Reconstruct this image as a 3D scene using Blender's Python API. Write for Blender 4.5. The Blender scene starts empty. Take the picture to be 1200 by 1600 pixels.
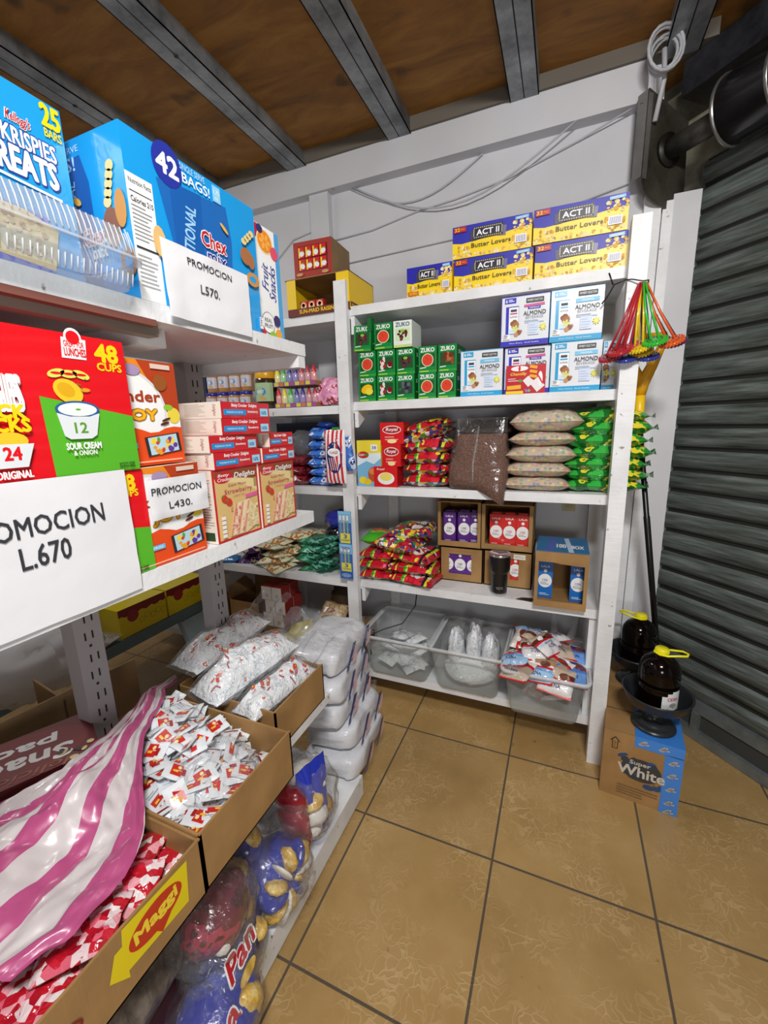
import bpy, bmesh, math, random
from math import sin, cos, pi, radians as R
from mathutils import Vector, Matrix, noise
random.seed(7)
sc = bpy.context.scene
COL = sc.collection

# ------------------------------------------------------------------ camera
cd = bpy.data.cameras.new('camera'); cam = bpy.data.objects.new('camera', cd); COL.objects.link(cam)
sc.camera = cam
YAW, PIT, ROL, FPX = -0.4027, 0.2091, 0.0276, 653.9
fw = Vector((sin(YAW)*cos(PIT), cos(YAW)*cos(PIT), -sin(PIT)))
r0 = Vector((cos(YAW), -sin(YAW), 0)); d0 = fw.cross(r0)
rt = r0*cos(ROL) + d0*sin(ROL); dn = -r0*sin(ROL) + d0*cos(ROL)
cam.matrix_world = Matrix.Translation((0, 0, 1.5)) @ Matrix((rt, -dn, -fw)).transposed().to_4x4()
cd.sensor_fit = 'VERTICAL'; cd.sensor_height = 32.0; cd.lens = 32.0*FPX/1600.0
cd.clip_start = 0.02; cd.clip_end = 60

# ------------------------------------------------------------------ light and exposure
sc.view_settings.view_transform = 'Standard'; sc.view_settings.look = 'None'
sc.view_settings.gamma = 1.0; sc.view_settings.use_curve_mapping = False
sc.view_settings.exposure = 0.0
w = bpy.data.worlds.new('world'); sc.world = w; w.use_nodes = True
w.node_tree.nodes['Background'].inputs[0].default_value = (0.8, 0.88, 1.0, 1)
w.node_tree.nodes['Background'].inputs[1].default_value = 0.13
def area(name, loc, tgt, sx, sy, power, col=(1, 1, 1)):
    l = bpy.data.lights.new(name, 'AREA'); l.shape = 'RECTANGLE'; l.size = sx; l.size_y = sy
    l.energy = power; l.color = col
    o = bpy.data.objects.new(name, l); COL.objects.link(o); o.location = loc
    o.rotation_euler = (Vector(tgt)-Vector(loc)).to_track_quat('-Z', 'Y').to_euler()
    return o
area('ceiling_lamp', (0.30, -0.35, 2.72), (-0.1, 1.2, 0.9), 0.5, 0.16, 52, (1.0, 0.985, 0.96))
area('aisle_lamp', (-2.4, 0.9, 2.7), (-2.0, 1.3, 0.0), 0.7, 0.2, 14, (1.0, 0.98, 0.95))
area('doorway_light', (0.45, -0.75, 1.15), (-0.35, 1.9, 1.75), 0.45, 0.5, 11, (0.95, 0.98, 1.0))
sc.cycles.transparent_max_bounces = 24
sc.cycles.max_bounces = 8

# ------------------------------------------------------------------ materials
def lin(h):
    h = h.lstrip('#'); c = [int(h[i:i+2], 16)/255 for i in (0, 2, 4)]
    return tuple([(x/12.92 if x <= 0.04045 else ((x+0.055)/1.055)**2.4) for x in c]+[1.0])
_M = {}
def mat(name):
    m = bpy.data.materials.new(name); m.use_nodes = True
    nt = m.node_tree; b = nt.nodes['Principled BSDF']
    return m, nt, b
def nd(nt, t, **k):
    n = nt.nodes.new(t)
    for a, v in k.items():
        if a.startswith('_'): n.inputs[a[1:].replace('_', ' ')].default_value = v
        else: setattr(n, a, v)
    return n
def K(hexc, rough=0.42, metal=0.0, bump=0.0, scale=60.0, coat=0.0, var=0.0):
    """printed or painted plain colour"""
    key = (hexc, rough, metal, bump, scale, coat, var)
    if key in _M: return _M[key]
    m, nt, b = mat('paint_'+hexc.strip('#'))
    c = lin(hexc); b.inputs['Base Color'].default_value = c
    b.inputs['Roughness'].default_value = rough; b.inputs['Metallic'].default_value = metal
    b.inputs['Coat Weight'].default_value = coat
    if bump or var:
        tc = nd(nt, 'ShaderNodeTexCoord'); n = nd(nt, 'ShaderNodeTexNoise', _Scale=scale, _Detail=4.0)
        nt.links.new(tc.outputs['Object'], n.inputs['Vector'])
        if bump:
            bp = nd(nt, 'ShaderNodeBump', _Strength=bump, _Distance=0.01)
            nt.links.new(n.outputs['Fac'], bp.inputs['Height']); nt.links.new(bp.outputs['Normal'], b.inputs['Normal'])
        if var:
            mx = nd(nt, 'ShaderNodeMix', data_type='RGBA')
            mr = nd(nt, 'ShaderNodeMapRange', _From_Min=0.3, _From_Max=0.7)
            nt.links.new(n.outputs['Fac'], mr.inputs['Value']); nt.links.new(mr.outputs[0], mx.inputs['Factor'])
            mx.inputs['A'].default_value = tuple([x*(1-var) for x in c[:3]]+[1]); mx.inputs['B'].default_value = tuple([min(1, x*(1+var)) for x in c[:3]]+[1])
            nt.links.new(mx.outputs['Result'], b.inputs['Base Color'])
    _M[key] = m
    return m
def ramp(nt, stops, interp='CONSTANT'):
    r = nd(nt, 'ShaderNodeValToRGB'); cr = r.color_ramp; cr.interpolation = interp
    while len(cr.elements) < len(stops): cr.elements.new(0.5)
    for e, (p, c) in zip(cr.elements, stops): e.position = p; e.color = lin(c)
    return r
def pattern(name, stops, kind='voronoi', scale=60.0, rough=0.3, bump=0.3, bscale=25.0, stretch=(1, 1, 1), interp='CONSTANT', coat=0.0, coords='Object'):
    """a printed or mixed pattern: voronoi cells, rings, noise blotches or stripes along UV"""
    if name in _M: return _M[name]
    m, nt, b = mat(name); L = nt.links.new
    tc = nd(nt, 'ShaderNodeTexCoord'); mp = nd(nt, 'ShaderNodeMapping'); mp.inputs['Scale'].default_value = stretch
    L(tc.outputs['UV' if coords == 'UV' else 'Object'], mp.inputs['Vector'])
    if kind == 'voronoi':
        v = nd(nt, 'ShaderNodeTexVoronoi', _Scale=scale); L(mp.outputs[0], v.inputs['Vector'])
        sp = nd(nt, 'ShaderNodeSeparateColor'); L(v.outputs['Color'], sp.inputs[0]); src = sp.outputs[0]
    elif kind == 'noise':
        v = nd(nt, 'ShaderNodeTexNoise', _Scale=scale, _Detail=3.0, _Roughness=0.55); L(mp.outputs[0], v.inputs['Vector']); src = v.outputs['Fac']
    elif kind == 'u' or kind == 'v':
        sp = nd(nt, 'ShaderNodeSeparateXYZ'); L(mp.outputs[0], sp.inputs[0]); src = sp.outputs[0 if kind == 'u' else 1]
        fr = nd(nt, 'ShaderNodeMath', operation='FRACT'); L(src, fr.inputs[0]); src = fr.outputs[0]
    rp = ramp(nt, stops, interp); L(src, rp.inputs[0])
    col = rp.outputs[0]
    if kind == 'voronoi' and name.startswith('ring'):
        dr = nd(nt, 'ShaderNodeMapRange', _From_Min=0.10, _From_Max=0.16); L(v.outputs['Distance'], dr.inputs['Value'])
        dr2 = nd(nt, 'ShaderNodeMapRange', _From_Min=0.55, _From_Max=0.42); L(v.outputs['Distance'], dr2.inputs['Value'])
        ml = nd(nt, 'ShaderNodeMath', operation='MULTIPLY'); L(dr.outputs[0], ml.inputs[0]); L(dr2.outputs[0], ml.inputs[1])
        mx = nd(nt, 'ShaderNodeMix', data_type='RGBA'); mx.inputs['A'].default_value = lin('#bfb19c')
        L(ml.outputs[0], mx.inputs['Factor']); L(col, mx.inputs['B']); col = mx.outputs['Result']
    L(col, b.inputs['Base Color']); b.inputs['Roughness'].default_value = rough; b.inputs['Coat Weight'].default_value = coat
    b.inputs['Coat Roughness'].default_value = 0.12
    if bump:
        n = nd(nt, 'ShaderNodeTexNoise', _Scale=bscale, _Detail=3.0, _Distortion=0.6); L(tc.outputs['Object'], n.inputs['Vector'])
        bp = nd(nt, 'ShaderNodeBump', _Strength=bump, _Distance=0.012); L(n.outputs['Fac'], bp.inputs['Height']); L(bp.outputs['Normal'], b.inputs['Normal'])
        if coat: L(bp.outputs['Normal'], b.inputs['Coat Normal'])
    _M[name] = m
    return m
def film(name='clear_film', dens=0.05, tint='#ffffff', rough=0.12, bscale=28.0, bump=0.9):
    """thin clear crinkled plastic"""
    if name in _M: return _M[name]
    m, nt, b = mat(name); L = nt.links.new; nt.nodes.remove(b)
    out = [n for n in nt.nodes if n.type == 'OUTPUT_MATERIAL'][0]
    tr = nd(nt, 'ShaderNodeBsdfTransparent'); tr.inputs[0].default_value = lin(tint)
    gl = nd(nt, 'ShaderNodeBsdfGlossy', _Roughness=rough); df = nd(nt, 'ShaderNodeBsdfDiffuse'); df.inputs[0].default_value = (0.75, 0.76, 0.78, 1)
    tc = nd(nt, 'ShaderNodeTexCoord'); n = nd(nt, 'ShaderNodeTexNoise', _Scale=bscale, _Detail=4.0, _Distortion=1.2); L(tc.outputs['Object'], n.inputs['Vector'])
    bp = nd(nt, 'ShaderNodeBump', _Strength=bump, _Distance=0.02); L(n.outputs['Fac'], bp.inputs['Height']); L(bp.outputs['Normal'], gl.inputs['Normal'])
    lw = nd(nt, 'ShaderNodeLayerWeight', _Blend=0.5); L(bp.outputs['Normal'], lw.inputs['Normal'])
    pw = nd(nt, 'ShaderNodeMath', operation='POWER'); L(lw.outputs['Facing'], pw.inputs[0]); pw.inputs[1].default_value = 3.0
    ad = nd(nt, 'ShaderNodeMath', operation='MULTIPLY_ADD'); L(pw.outputs[0], ad.inputs[0]); ad.inputs[1].default_value = 0.5; ad.inputs[2].default_value = 0.05; ad.use_clamp = True
    m1 = nd(nt, 'ShaderNodeMixShader'); L(ad.outputs[0], m1.inputs[0]); L(tr.outputs[0], m1.inputs[1]); L(gl.outputs[0], m1.inputs[2])
    m2 = nd(nt, 'ShaderNodeMixShader'); m2.inputs[0].default_value = dens; L(m1.outputs[0], m2.inputs[1]); L(df.outputs[0], m2.inputs[2])
    L(m2.outputs[0], out.inputs['Surface'])
    _M[name] = m
    return m

def m_white_wood():
    m, nt, b = mat('white_painted_wood'); L = nt.links.new
    tc = nd(nt, 'ShaderNodeTexCoord')
    n1 = nd(nt, 'ShaderNodeTexNoise', _Scale=6.0, _Detail=6.0, _Roughness=0.6); L(tc.outputs['Object'], n1.inputs['Vector'])
    r1 = ramp(nt, [(0.0, '#c9cacb'), (0.42, '#dedfe1'), (0.6, '#e9eaec')], 'LINEAR'); L(n1.outputs['Fac'], r1.inputs[0])
    n2 = nd(nt, 'ShaderNodeTexNoise', _Scale=38.0, _Detail=3.0); L(tc.outputs['Object'], n2.inputs['Vector'])
    mr = nd(nt, 'ShaderNodeMapRange', _From_Min=0.70, _From_Max=0.76); L(n2.outputs['Fac'], mr.inputs['Value'])
    mx = nd(nt, 'ShaderNodeMix', data_type='RGBA'); L(mr.outputs[0], mx.inputs['Factor']); L(r1.outputs[0], mx.inputs['A']); mx.inputs['B'].default_value = lin('#8b857c')
    L(mx.outputs['Result'], b.inputs['Base Color']); b.inputs['Roughness'].default_value = 0.45
    mp = nd(nt, 'ShaderNodeMapping'); mp.inputs['Scale'].default_value = (12, 90, 90); L(tc.outputs['Object'], mp.inputs['Vector'])
    n3 = nd(nt, 'ShaderNodeTexNoise', _Scale=1.0, _Detail=3.0); L(mp.outputs[0], n3.inputs['Vector'])
    bp = nd(nt, 'ShaderNodeBump', _Strength=0.25, _Distance=0.004); L(n3.outputs['Fac'], bp.inputs['Height']); L(bp.outputs['Normal'], b.inputs['Normal'])
    return m
WOOD = m_white_wood()
def m_wall():
    m, nt, b = mat('white_wall_paint'); L = nt.links.new
    tc = nd(nt, 'ShaderNodeTexCoord'); n1 = nd(nt, 'ShaderNodeTexNoise', _Scale=2.2, _Detail=5.0); L(tc.outputs['Object'], n1.inputs['Vector'])
    r1 = ramp(nt, [(0.3, '#c8c8cc'), (0.7, '#d6d6da')], 'LINEAR'); L(n1.outputs['Fac'], r1.inputs[0])
    L(r1.outputs[0], b.inputs['Base Color']); b.inputs['Roughness'].default_value = 0.6
    n3 = nd(nt, 'ShaderNodeTexNoise', _Scale=45.0, _Detail=3.0); L(tc.outputs['Object'], n3.inputs['Vector'])
    bp = nd(nt, 'ShaderNodeBump', _Strength=0.12, _Distance=0.004); L(n3.outputs['Fac'], bp.inputs['Height']); L(bp.outputs['Normal'], b.inputs['Normal'])
    return m
WALL = m_wall()
def m_card(name='corrugated_cardboard', a='#8f6c40', c='#a8814f'):
    if name in _M: return _M[name]
    m, nt, b = mat(name); L = nt.links.new
    tc = nd(nt, 'ShaderNodeTexCoord'); n1 = nd(nt, 'ShaderNodeTexNoise', _Scale=9.0, _Detail=6.0); L(tc.outputs['Object'], n1.inputs['Vector'])
    r1 = ramp(nt, [(0.3, a), (0.7, c)], 'LINEAR'); L(n1.outputs['Fac'], r1.inputs[0]); L(r1.outputs[0], b.inputs['Base Color'])
    b.inputs['Roughness'].default_value = 0.75
    mp = nd(nt, 'ShaderNodeMapping'); mp.inputs['Scale'].default_value = (150, 150, 6); L(tc.outputs['Object'], mp.inputs['Vector'])
    n3 = nd(nt, 'ShaderNodeTexNoise', _Scale=1.0, _Detail=1.0); L(mp.outputs[0], n3.inputs['Vector'])
    bp = nd(nt, 'ShaderNodeBump', _Strength=0.12, _Distance=0.004); L(n3.outputs['Fac'], bp.inputs['Height']); L(bp.outputs['Normal'], b.inputs['Normal'])
    _M[name] = m
    return m
CARD = m_card(); CARDIN = m_card('cardboard_inside', '#a1805a', '#b8966c'); CARDD = m_card('dull_cardboard', '#7d6446', '#94784f')
def m_floor():
    m, nt, b = mat('tan_ceramic_tile'); L = nt.links.new
    tc = nd(nt, 'ShaderNodeTexCoord'); sp = nd(nt, 'ShaderNodeSeparateXYZ'); L(tc.outputs['Object'], sp.inputs[0])
    wn = nd(nt, 'ShaderNodeTexNoise', _Scale=7.0, _Detail=3.0); L(tc.outputs['Object'], wn.inputs['Vector'])
    def line(ax, off, per):
        a = nd(nt, 'ShaderNodeMath', operation='ADD'); L(sp.outputs[ax], a.inputs[0]); a.inputs[1].default_value = off + 40*per
        d = nd(nt, 'ShaderNodeMath', operation='DIVIDE'); L(a.outputs[0], d.inputs[0]); d.inputs[1].default_value = per
        f = nd(nt, 'ShaderNodeMath', operation='FRACT'); L(d.outputs[0], f.inputs[0])
        s = nd(nt, 'ShaderNodeMath', operation='SUBTRACT'); L(f.outputs[0], s.inputs[0]); s.inputs[1].default_value = 0.5
        q = nd(nt, 'ShaderNodeMath', operation='ABSOLUTE'); L(s.outputs[0], q.inputs[0])
        g = nd(nt, 'ShaderNodeMapRange', _From_Min=0.4905, _From_Max=0.4940); L(q.outputs[0], g.inputs['Value'])
        fl = nd(nt, 'ShaderNodeMath', operation='FLOOR'); L(d.outputs[0], fl.inputs[0])
        return g.outputs[0], fl.outputs[0]
    gx, ix = line(0, 0.633, 0.489); gy, iy = line(1, -0.712, 0.503)
    gr = nd(nt, 'ShaderNodeMath', operation='MAXIMUM'); L(gx, gr.inputs[0]); L(gy, gr.inputs[1])
    n1 = nd(nt, 'ShaderNodeTexNoise', _Scale=3.0, _Detail=6.0, _Roughness=0.6); L(tc.outputs['Object'], n1.inputs['Vector'])
    r1 = ramp(nt, [(0.25, '#9b7b4a'), (0.5, '#ad8c58'), (0.75, '#bb9b69')], 'LINEAR'); L(n1.outputs['Fac'], r1.inputs[0])
    cmb = nd(nt, 'ShaderNodeCombineXYZ'); L(ix, cmb.inputs[0]); L(iy, cmb.inputs[1])
    wnz = nd(nt, 'ShaderNodeTexWhiteNoise', noise_dimensions='3D'); L(cmb.outputs[0], wnz.inputs['Vector'])
    # worm-like relief marks of the tile glaze, patchy
    vd = nd(nt, 'ShaderNodeTexNoise', _Scale=13.0, _Detail=2.0); L(tc.outputs['Object'], vd.inputs['Vector'])
    vm = nd(nt, 'ShaderNodeVectorMath', operation='MULTIPLY_ADD'); L(vd.outputs['Color'], vm.inputs[0]); vm.inputs[1].default_value = (0.16, 0.16, 0); L(tc.outputs['Object'], vm.inputs[2])
    v = nd(nt, 'ShaderNodeTexVoronoi', feature='DISTANCE_TO_EDGE', _Scale=30.0); L(vm.outputs[0], v.inputs['Vector'])
    e = nd(nt, 'ShaderNodeMapRange', _From_Min=0.085, _From_Max=0.03); L(v.outputs['Distance'], e.inputs['Value'])
    pn = nd(nt, 'ShaderNodeTexNoise', _Scale=4.6, _Detail=3.0); L(tc.outputs['Object'], pn.inputs['Vector'])
    pm = nd(nt, 'ShaderNodeMapRange', _From_Min=0.44, _From_Max=0.60); L(pn.outputs['Fac'], pm.inputs['Value'])
    ww = nd(nt, 'ShaderNodeMath', operation='MULTIPLY'); L(e.outputs[0], ww.inputs[0]); L(pm.outputs[0], ww.inputs[1])
    w2 = nd(nt, 'ShaderNodeMath', operation='MULTIPLY'); L(ww.outputs[0], w2.inputs[0]); w2.inputs[1].default_value = 0.36
    mx = nd(nt, 'ShaderNodeMix', data_type='RGBA'); L(w2.outputs[0], mx.inputs['Factor']); L(r1.outputs[0], mx.inputs['A']); mx.inputs['B'].default_value = lin('#d4b98a')
    mt = nd(nt, 'ShaderNodeMix', data_type='RGBA', blend_type='MULTIPLY'); L(mx.outputs['Result'], mt.inputs['A'])
    tr = nd(nt, 'ShaderNodeMapRange', _To_Min=0.93, _To_Max=1.04); L(wnz.outputs['Value'], tr.inputs['Value'])
    cc = nd(nt, 'ShaderNodeCombineColor'); [L(tr.outputs[0], cc.inputs[i]) for i in range(3)]
    mt.inputs['Factor'].default_value = 1.0; L(cc.outputs[0], mt.inputs['B'])
    dn_ = nd(nt, 'ShaderNodeTexNoise', _Scale=17.0, _Detail=4.0); L(tc.outputs['Object'], dn_.inputs['Vector'])
    dm = nd(nt, 'ShaderNodeMapRange', _From_Min=0.70, _From_Max=0.75, _To_Max=0.6); L(dn_.outputs['Fac'], dm.inputs['Value'])
    md = nd(nt, 'ShaderNodeMix', data_type='RGBA'); L(dm.outputs[0], md.inputs['Factor']); L(mt.outputs['Result'], md.inputs['A']); md.inputs['B'].default_value = lin('#5a4730')
    mg = nd(nt, 'ShaderNodeMix', data_type='RGBA'); L(gr.outputs[0], mg.inputs['Factor']); L(md.outputs['Result'], mg.inputs['A']); mg.inputs['B'].default_value = lin('#5a4f42')
    L(mg.outputs['Result'], b.inputs['Base Color'])
    b.inputs['Roughness'].default_value = 0.38
    hs = nd(nt, 'ShaderNodeMath', operation='SUBTRACT'); L(ww.outputs[0], hs.inputs[0]); L(gr.outputs[0], hs.inputs[1])
    bp = nd(nt, 'ShaderNodeBump', _Strength=0.3, _Distance=0.003); L(hs.outputs[0], bp.inputs['Height']); L(bp.outputs['Normal'], b.inputs['Normal'])
    return m
def m_ply():
    m, nt, b = mat('brown_plywood'); L = nt.links.new
    tc = nd(nt, 'ShaderNodeTexCoord'); mp = nd(nt, 'ShaderNodeMapping'); mp.inputs['Scale'].default_value = (1.0, 3.0, 1); L(tc.outputs['Object'], mp.inputs['Vector'])
    n1 = nd(nt, 'ShaderNodeTexNoise', _Scale=3.2, _Detail=7.0, _Roughness=0.65, _Distortion=0.6); L(mp.outputs[0], n1.inputs['Vector'])
    r1 = ramp(nt, [(0.3, '#6e4717'), (0.5, '#91601f'), (0.72, '#aa7a34')], 'LINEAR'); L(n1.outputs['Fac'], r1.inputs[0])
    n2 = nd(nt, 'ShaderNodeTexNoise', _Scale=5.0, _Detail=2.0); L(tc.outputs['Object'], n2.inputs['Vector'])
    dm = nd(nt, 'ShaderNodeMapRange', _From_Min=0.66, _From_Max=0.74, _To_Max=0.7); L(n2.outputs['Fac'], dm.inputs['Value'])
    mx = nd(nt, 'ShaderNodeMix', data_type='RGBA'); L(dm.outputs[0], mx.inputs['Factor']); L(r1.outputs[0], mx.inputs['A']); mx.inputs['B'].default_value = lin('#33210f')
    L(mx.outputs['Result'], b.inputs['Base Color']); b.inputs['Roughness'].default_value = 0.7
    return m
def m_shutter():
    m, nt, b = mat('grimy_galvanised_slats'); L = nt.links.new
    tc = nd(nt, 'ShaderNodeTexCoord'); mp = nd(nt, 'ShaderNodeMapping'); mp.inputs['Scale'].default_value = (2.2, 2.2, 30); L(tc.outputs['Object'], mp.inputs['Vector'])
    n1 = nd(nt, 'ShaderNodeTexNoise', _Scale=1.6, _Detail=6.0, _Roughness=0.65); L(mp.outputs[0], n1.inputs['Vector'])
    r1 = ramp(nt, [(0.32, '#3c403a'), (0.5, '#626a66'), (0.68, '#87908e')], 'LINEAR'); L(n1.outputs['Fac'], r1.inputs[0])
    L(r1.outputs[0], b.inputs['Base Color']); b.inputs['Metallic'].default_value = 0.35; b.inputs['Roughness'].default_value = 0.5
    return m
SHUT = m_shutter()
SHUTD = K('#23231f', 0.7)
def m_dusty_steel(name, lo, hi, metal=0.5):
    m, nt, b = mat(name); L = nt.links.new
    tc = nd(nt, 'ShaderNodeTexCoord'); n1 = nd(nt, 'ShaderNodeTexNoise', _Scale=3.5, _Detail=6.0, _Roughness=0.7); L(tc.outputs['Object'], n1.inputs['Vector'])
    r1 = ramp(nt, [(0.35, lo), (0.7, hi)], 'LINEAR'); L(n1.outputs['Fac'], r1.inputs[0]); L(r1.outputs[0], b.inputs['Base Color'])
    b.inputs['Metallic'].default_value = metal; b.inputs['Roughness'].default_value = 0.45
    return m
JOIST = m_dusty_steel('dusty_steel_joist', '#63676a', '#b4b9bc')
FILM = film(); FROST = film('frosted_tub_plastic', 0.22, '#eef2f0', 0.25, 6.0, 0.15)
BAGF = film('loose_bag_film', 0.09, '#ffffff', 0.15, 22.0, 1.0)
CLAM = film('rigid_clear_plastic', 0.20, '#f0f6fa', 0.08, 9.0, 0.3)

# ------------------------------------------------------------------ mesh building
_TX = {}
def text_geo(s, bold, shear):
    key = (s, bold, shear)
    if key in _TX: return _TX[key]
    cu = bpy.data.curves.new('t', 'FONT'); cu.body = s; cu.offset = bold; cu.shear = shear; cu.resolution_u = 2; cu.fill_mode = 'FRONT'
    ob = bpy.data.objects.new('t', cu); me = bpy.data.meshes.new_from_object(ob)
    vs = [(v.co.x, v.co.y) for v in me.vertices]; fs = [tuple(p.vertices) for p in me.polygons]
    bpy.data.objects.remove(ob); bpy.data.curves.remove(cu); bpy.data.meshes.remove(me)
    x0 = min(v[0] for v in vs); x1 = max(v[0] for v in vs); y0 = min(v[1] for v in vs); y1 = max(v[1] for v in vs)
    vs = [((x-x0)/(x1-x0)-.5, (y-y0)/(y1-y0)-.5) for x, y in vs]
    _TX[key] = (vs, fs)
    return _TX[key]
class MB:
    def __init__(s): s.v = []; s.f = []; s.m = []; s.ms = []; s.uv = {}; s.T = Matrix.Identity(4); s.sm = []
    def mi(s, m):
        if m not in s.ms: s.ms.append(m)
        return s.ms.index(m)
    def add(s, vs, fs, m, smooth=False, uv=None):
        o = len(s.v); s.v += [s.T @ Vector(p) for p in vs]
        k = s.mi(m) if not isinstance(m, (list, tuple)) else None
        for i, f in enumerate(fs):
            s.f.append(tuple(o+a for a in f)); s.m.append(k if k is not None else s.mi(m[i])); s.sm.append(smooth)
        if uv:
            for i, q in enumerate(uv): s.uv[o+i] = q
    def box(s, x0, x1, y0, y1, z0, z1, m, f={}):
        vs = [(x, y, z) for z in (z0, z1) for y in (y0, y1) for x in (x0, x1)]
        fs = [(0, 1, 5, 4), (3, 2, 6, 7), (2, 0, 4, 6), (1, 3, 7, 5), (4, 5, 7, 6), (2, 3, 1, 0)]  # -y +y -x +x top bottom
        names = ['front', 'back', 'left', 'right', 'top', 'bottom']
        s.add(vs, fs, [f.get(n, m) for n in names])
    def quad(s, a, b, c, d, m): s.add([a, b, c, d], [(0, 1, 2, 3)], m)
    def tube(s, pts, r, m, n=8, cap=True, closed=False):
        pts = [Vector(p) for p in pts]; vs = []; N = len(pts); rs = r if isinstance(r, (list, tuple)) else [r]*N
        up = Vector((0, 0, 1)); prev = None
        for i, p in enumerate(pts):
            t = (pts[(i+1) % N]-pts[i-1]) if closed else (pts[min(i+1, N-1)]-pts[max(i-1, 0)])
            t.normalize()
            if prev is None: a = t.cross(up if abs(t.z) < .95 else Vector((1, 0, 0))).normalized()
            else: a = (prev - t*prev.dot(t)).normalized()
            prev = a; b = t.cross(a)
            vs += [p + (a*cos(2*pi*k/n)+b*sin(2*pi*k/n))*rs[i] for k in range(n)]
        fs = []
        for i in range(N if closed else N-1):
            for k in range(n):
                j = (i+1) % N; fs.append((i*n+k, i*n+(k+1) % n, j*n+(k+1) % n, j*n+k))
        if cap and not closed: fs += [tuple(range(n))[::-1], tuple((N-1)*n+k for k in range(n))]
        s.add(vs, fs, m, True)
    def lathe(s, prof, m, n=28, c=(0, 0, 0)):
        vs = []; fs = []; N = len(prof)
        for r, z in prof: vs += [(c[0]+r*cos(2*pi*k/n), c[1]+r*sin(2*pi*k/n), c[2]+z) for k in range(n)]
        ms = []
        for i in range(N-1):
            for k in range(n): fs.append((i*n+k, i*n+(k+1) % n, (i+1)*n+(k+1) % n, (i+1)*n+k)); ms.append(m[i] if isinstance(m, list) else m)
        s.add(vs, fs, ms, True)
    def grid(s, nu, nv, fn, m, smooth=True, closed_u=False):
        vs = [fn(i/nu, j/nv) for j in range(nv+1) for i in range(nu+1)]
        uv = [(i/nu, j/nv) for j in range(nv+1) for i in range(nu+1)]; fs = []
        for j in range(nv):
            for i in range(nu): a = j*(nu+1)+i; fs.append((a, a+1, a+nu+2, a+nu+1))
        s.add(vs, fs, m, smooth, uv)
    def build(s, name, parent=None, loc=(0, 0, 0), rz=0.0, rot=None):
        me = bpy.data.meshes.new(name); me.from_pydata([tuple(v) for v in s.v], [], s.f)
        for m in s.ms: me.materials.append(m)
        me.polygons.foreach_set('material_index', s.m); me.polygons.foreach_set('use_smooth', s.sm)
        if s.uv:
            ul = me.uv_layers.new(name='UVMap')
            for l in me.loops: ul.data[l.index].uv = s.uv.get(l.vertex_index, (0, 0))
        me.update()
        o = bpy.data.objects.new(name, me); COL.objects.link(o)
        o.location = loc; o.rotation_euler = rot if rot else (0, 0, rz)
        if parent: o.parent = parent
        return o
class Panel:
    """a printed face: x right, y up, small lift per layer; warp puts it on a curved face"""
    def __init__(s, mb, o, u, v, eps=0.00016, warp=None):
        s.mb = mb; s.o = Vector(o); s.u = Vector(u).normalized(); s.v = Vector(v).normalized(); s.n = s.u.cross(s.v); s.k = 0; s.eps = eps; s.warp = warp
    def P(s, x, y, k):
        if s.warp: return s.warp(x, y, k*s.eps)
        return s.o+s.u*x+s.v*y+s.n*(k*s.eps)
    def poly(s, pts, m, k=None):
        if k is None: s.k += 1; k = s.k
        s.mb.add([s.P(x, y, k) for x, y in pts], [tuple(range(len(pts)))], m)
    def rect(s, x, y, w, h, m, rot=0, k=None):
        c, q = cos(rot), sin(rot); cx, cy = x+w/2, y+h/2
        s.poly([(cx+a*c-b*q, cy+a*q+b*c) for a, b in ((-w/2, -h/2), (w/2, -h/2), (w/2, h/2), (-w/2, h/2))], m, k)
    def disc(s, cx, cy, rx, ry, m, n=18, rot=0, k=None):
        c, q = cos(rot), sin(rot)
        s.poly([(cx+rx*cos(2*pi*i/n)*c-ry*sin(2*pi*i/n)*q, cy+rx*cos(2*pi*i/n)*q+ry*sin(2*pi*i/n)*c) for i in range(n)], m, k)
    def blobs(s, x0, x1, y0, y1, n, r0, r1, ms, seed=0):
        rr = random.Random(seed)
        for i in range(n):
            a = rr.uniform(r0, r1); s.k += .15
            s.disc(rr.uniform(x0, x1), rr.uniform(y0, y1), a, a*rr.uniform(.6, 1), rr.choice(ms), 7, rr.uniform(0, 3), s.k)
        s.k = math.ceil(s.k)
    def text(s, t, cx, cy, w, h, m, bold=0.015, shear=0.0, rot=0):
        s.k += 1; vs, fs = text_geo(t, 0.0, shear); c, q = cos(rot), sin(rot)
        r = bold*.9*h; n = 1 if bold < .012 else (4 if bold < .05 else 8); w, h = w-2*r, h-2*r
        for i in range(n):
            dx, dy = (0, 0) if n == 1 else (r*cos(2*pi*(i+.5)/n), r*sin(2*pi*(i+.5)/n))
            s.mb.add([s.P(cx+(x*w+dx)*c-(y*h+dy)*q, cy+(x*w+dx)*q+(y*h+dy)*c, s.k+i*.12) for x, y in vs], fs, m)
        s.k += 1 if n > 1 else 0
    def lines(s, x, y, w, n, dy, h, m, seed=1):
        rr = random.Random(seed); s.k += 1
        for i in range(n): s.rect(x, y-i*dy, w*rr.uniform(.6, 1), h, m, k=s.k)
def front(mb, x0, y, z0, **k): return Panel(mb, (x0, y, z0), (1, 0, 0), (0, 0, 1), **k)
def tag(o, label, cat, group=None, kind=None):
    o['label'] = label; o['category'] = cat
    if group: o['group'] = group
    if kind: o['kind'] = kind
    return o
def thing(name, label, cat, loc=(0, 0, 0), rz=0.0, group=None):
    o = bpy.data.objects.new(name, None); COL.objects.link(o); o.location = loc; o.rotation_euler = (0, 0, rz); o.empty_display_size = .05
    return tag(o, label, cat, group)
def struct(o): o['kind'] = 'structure'; return o
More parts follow.
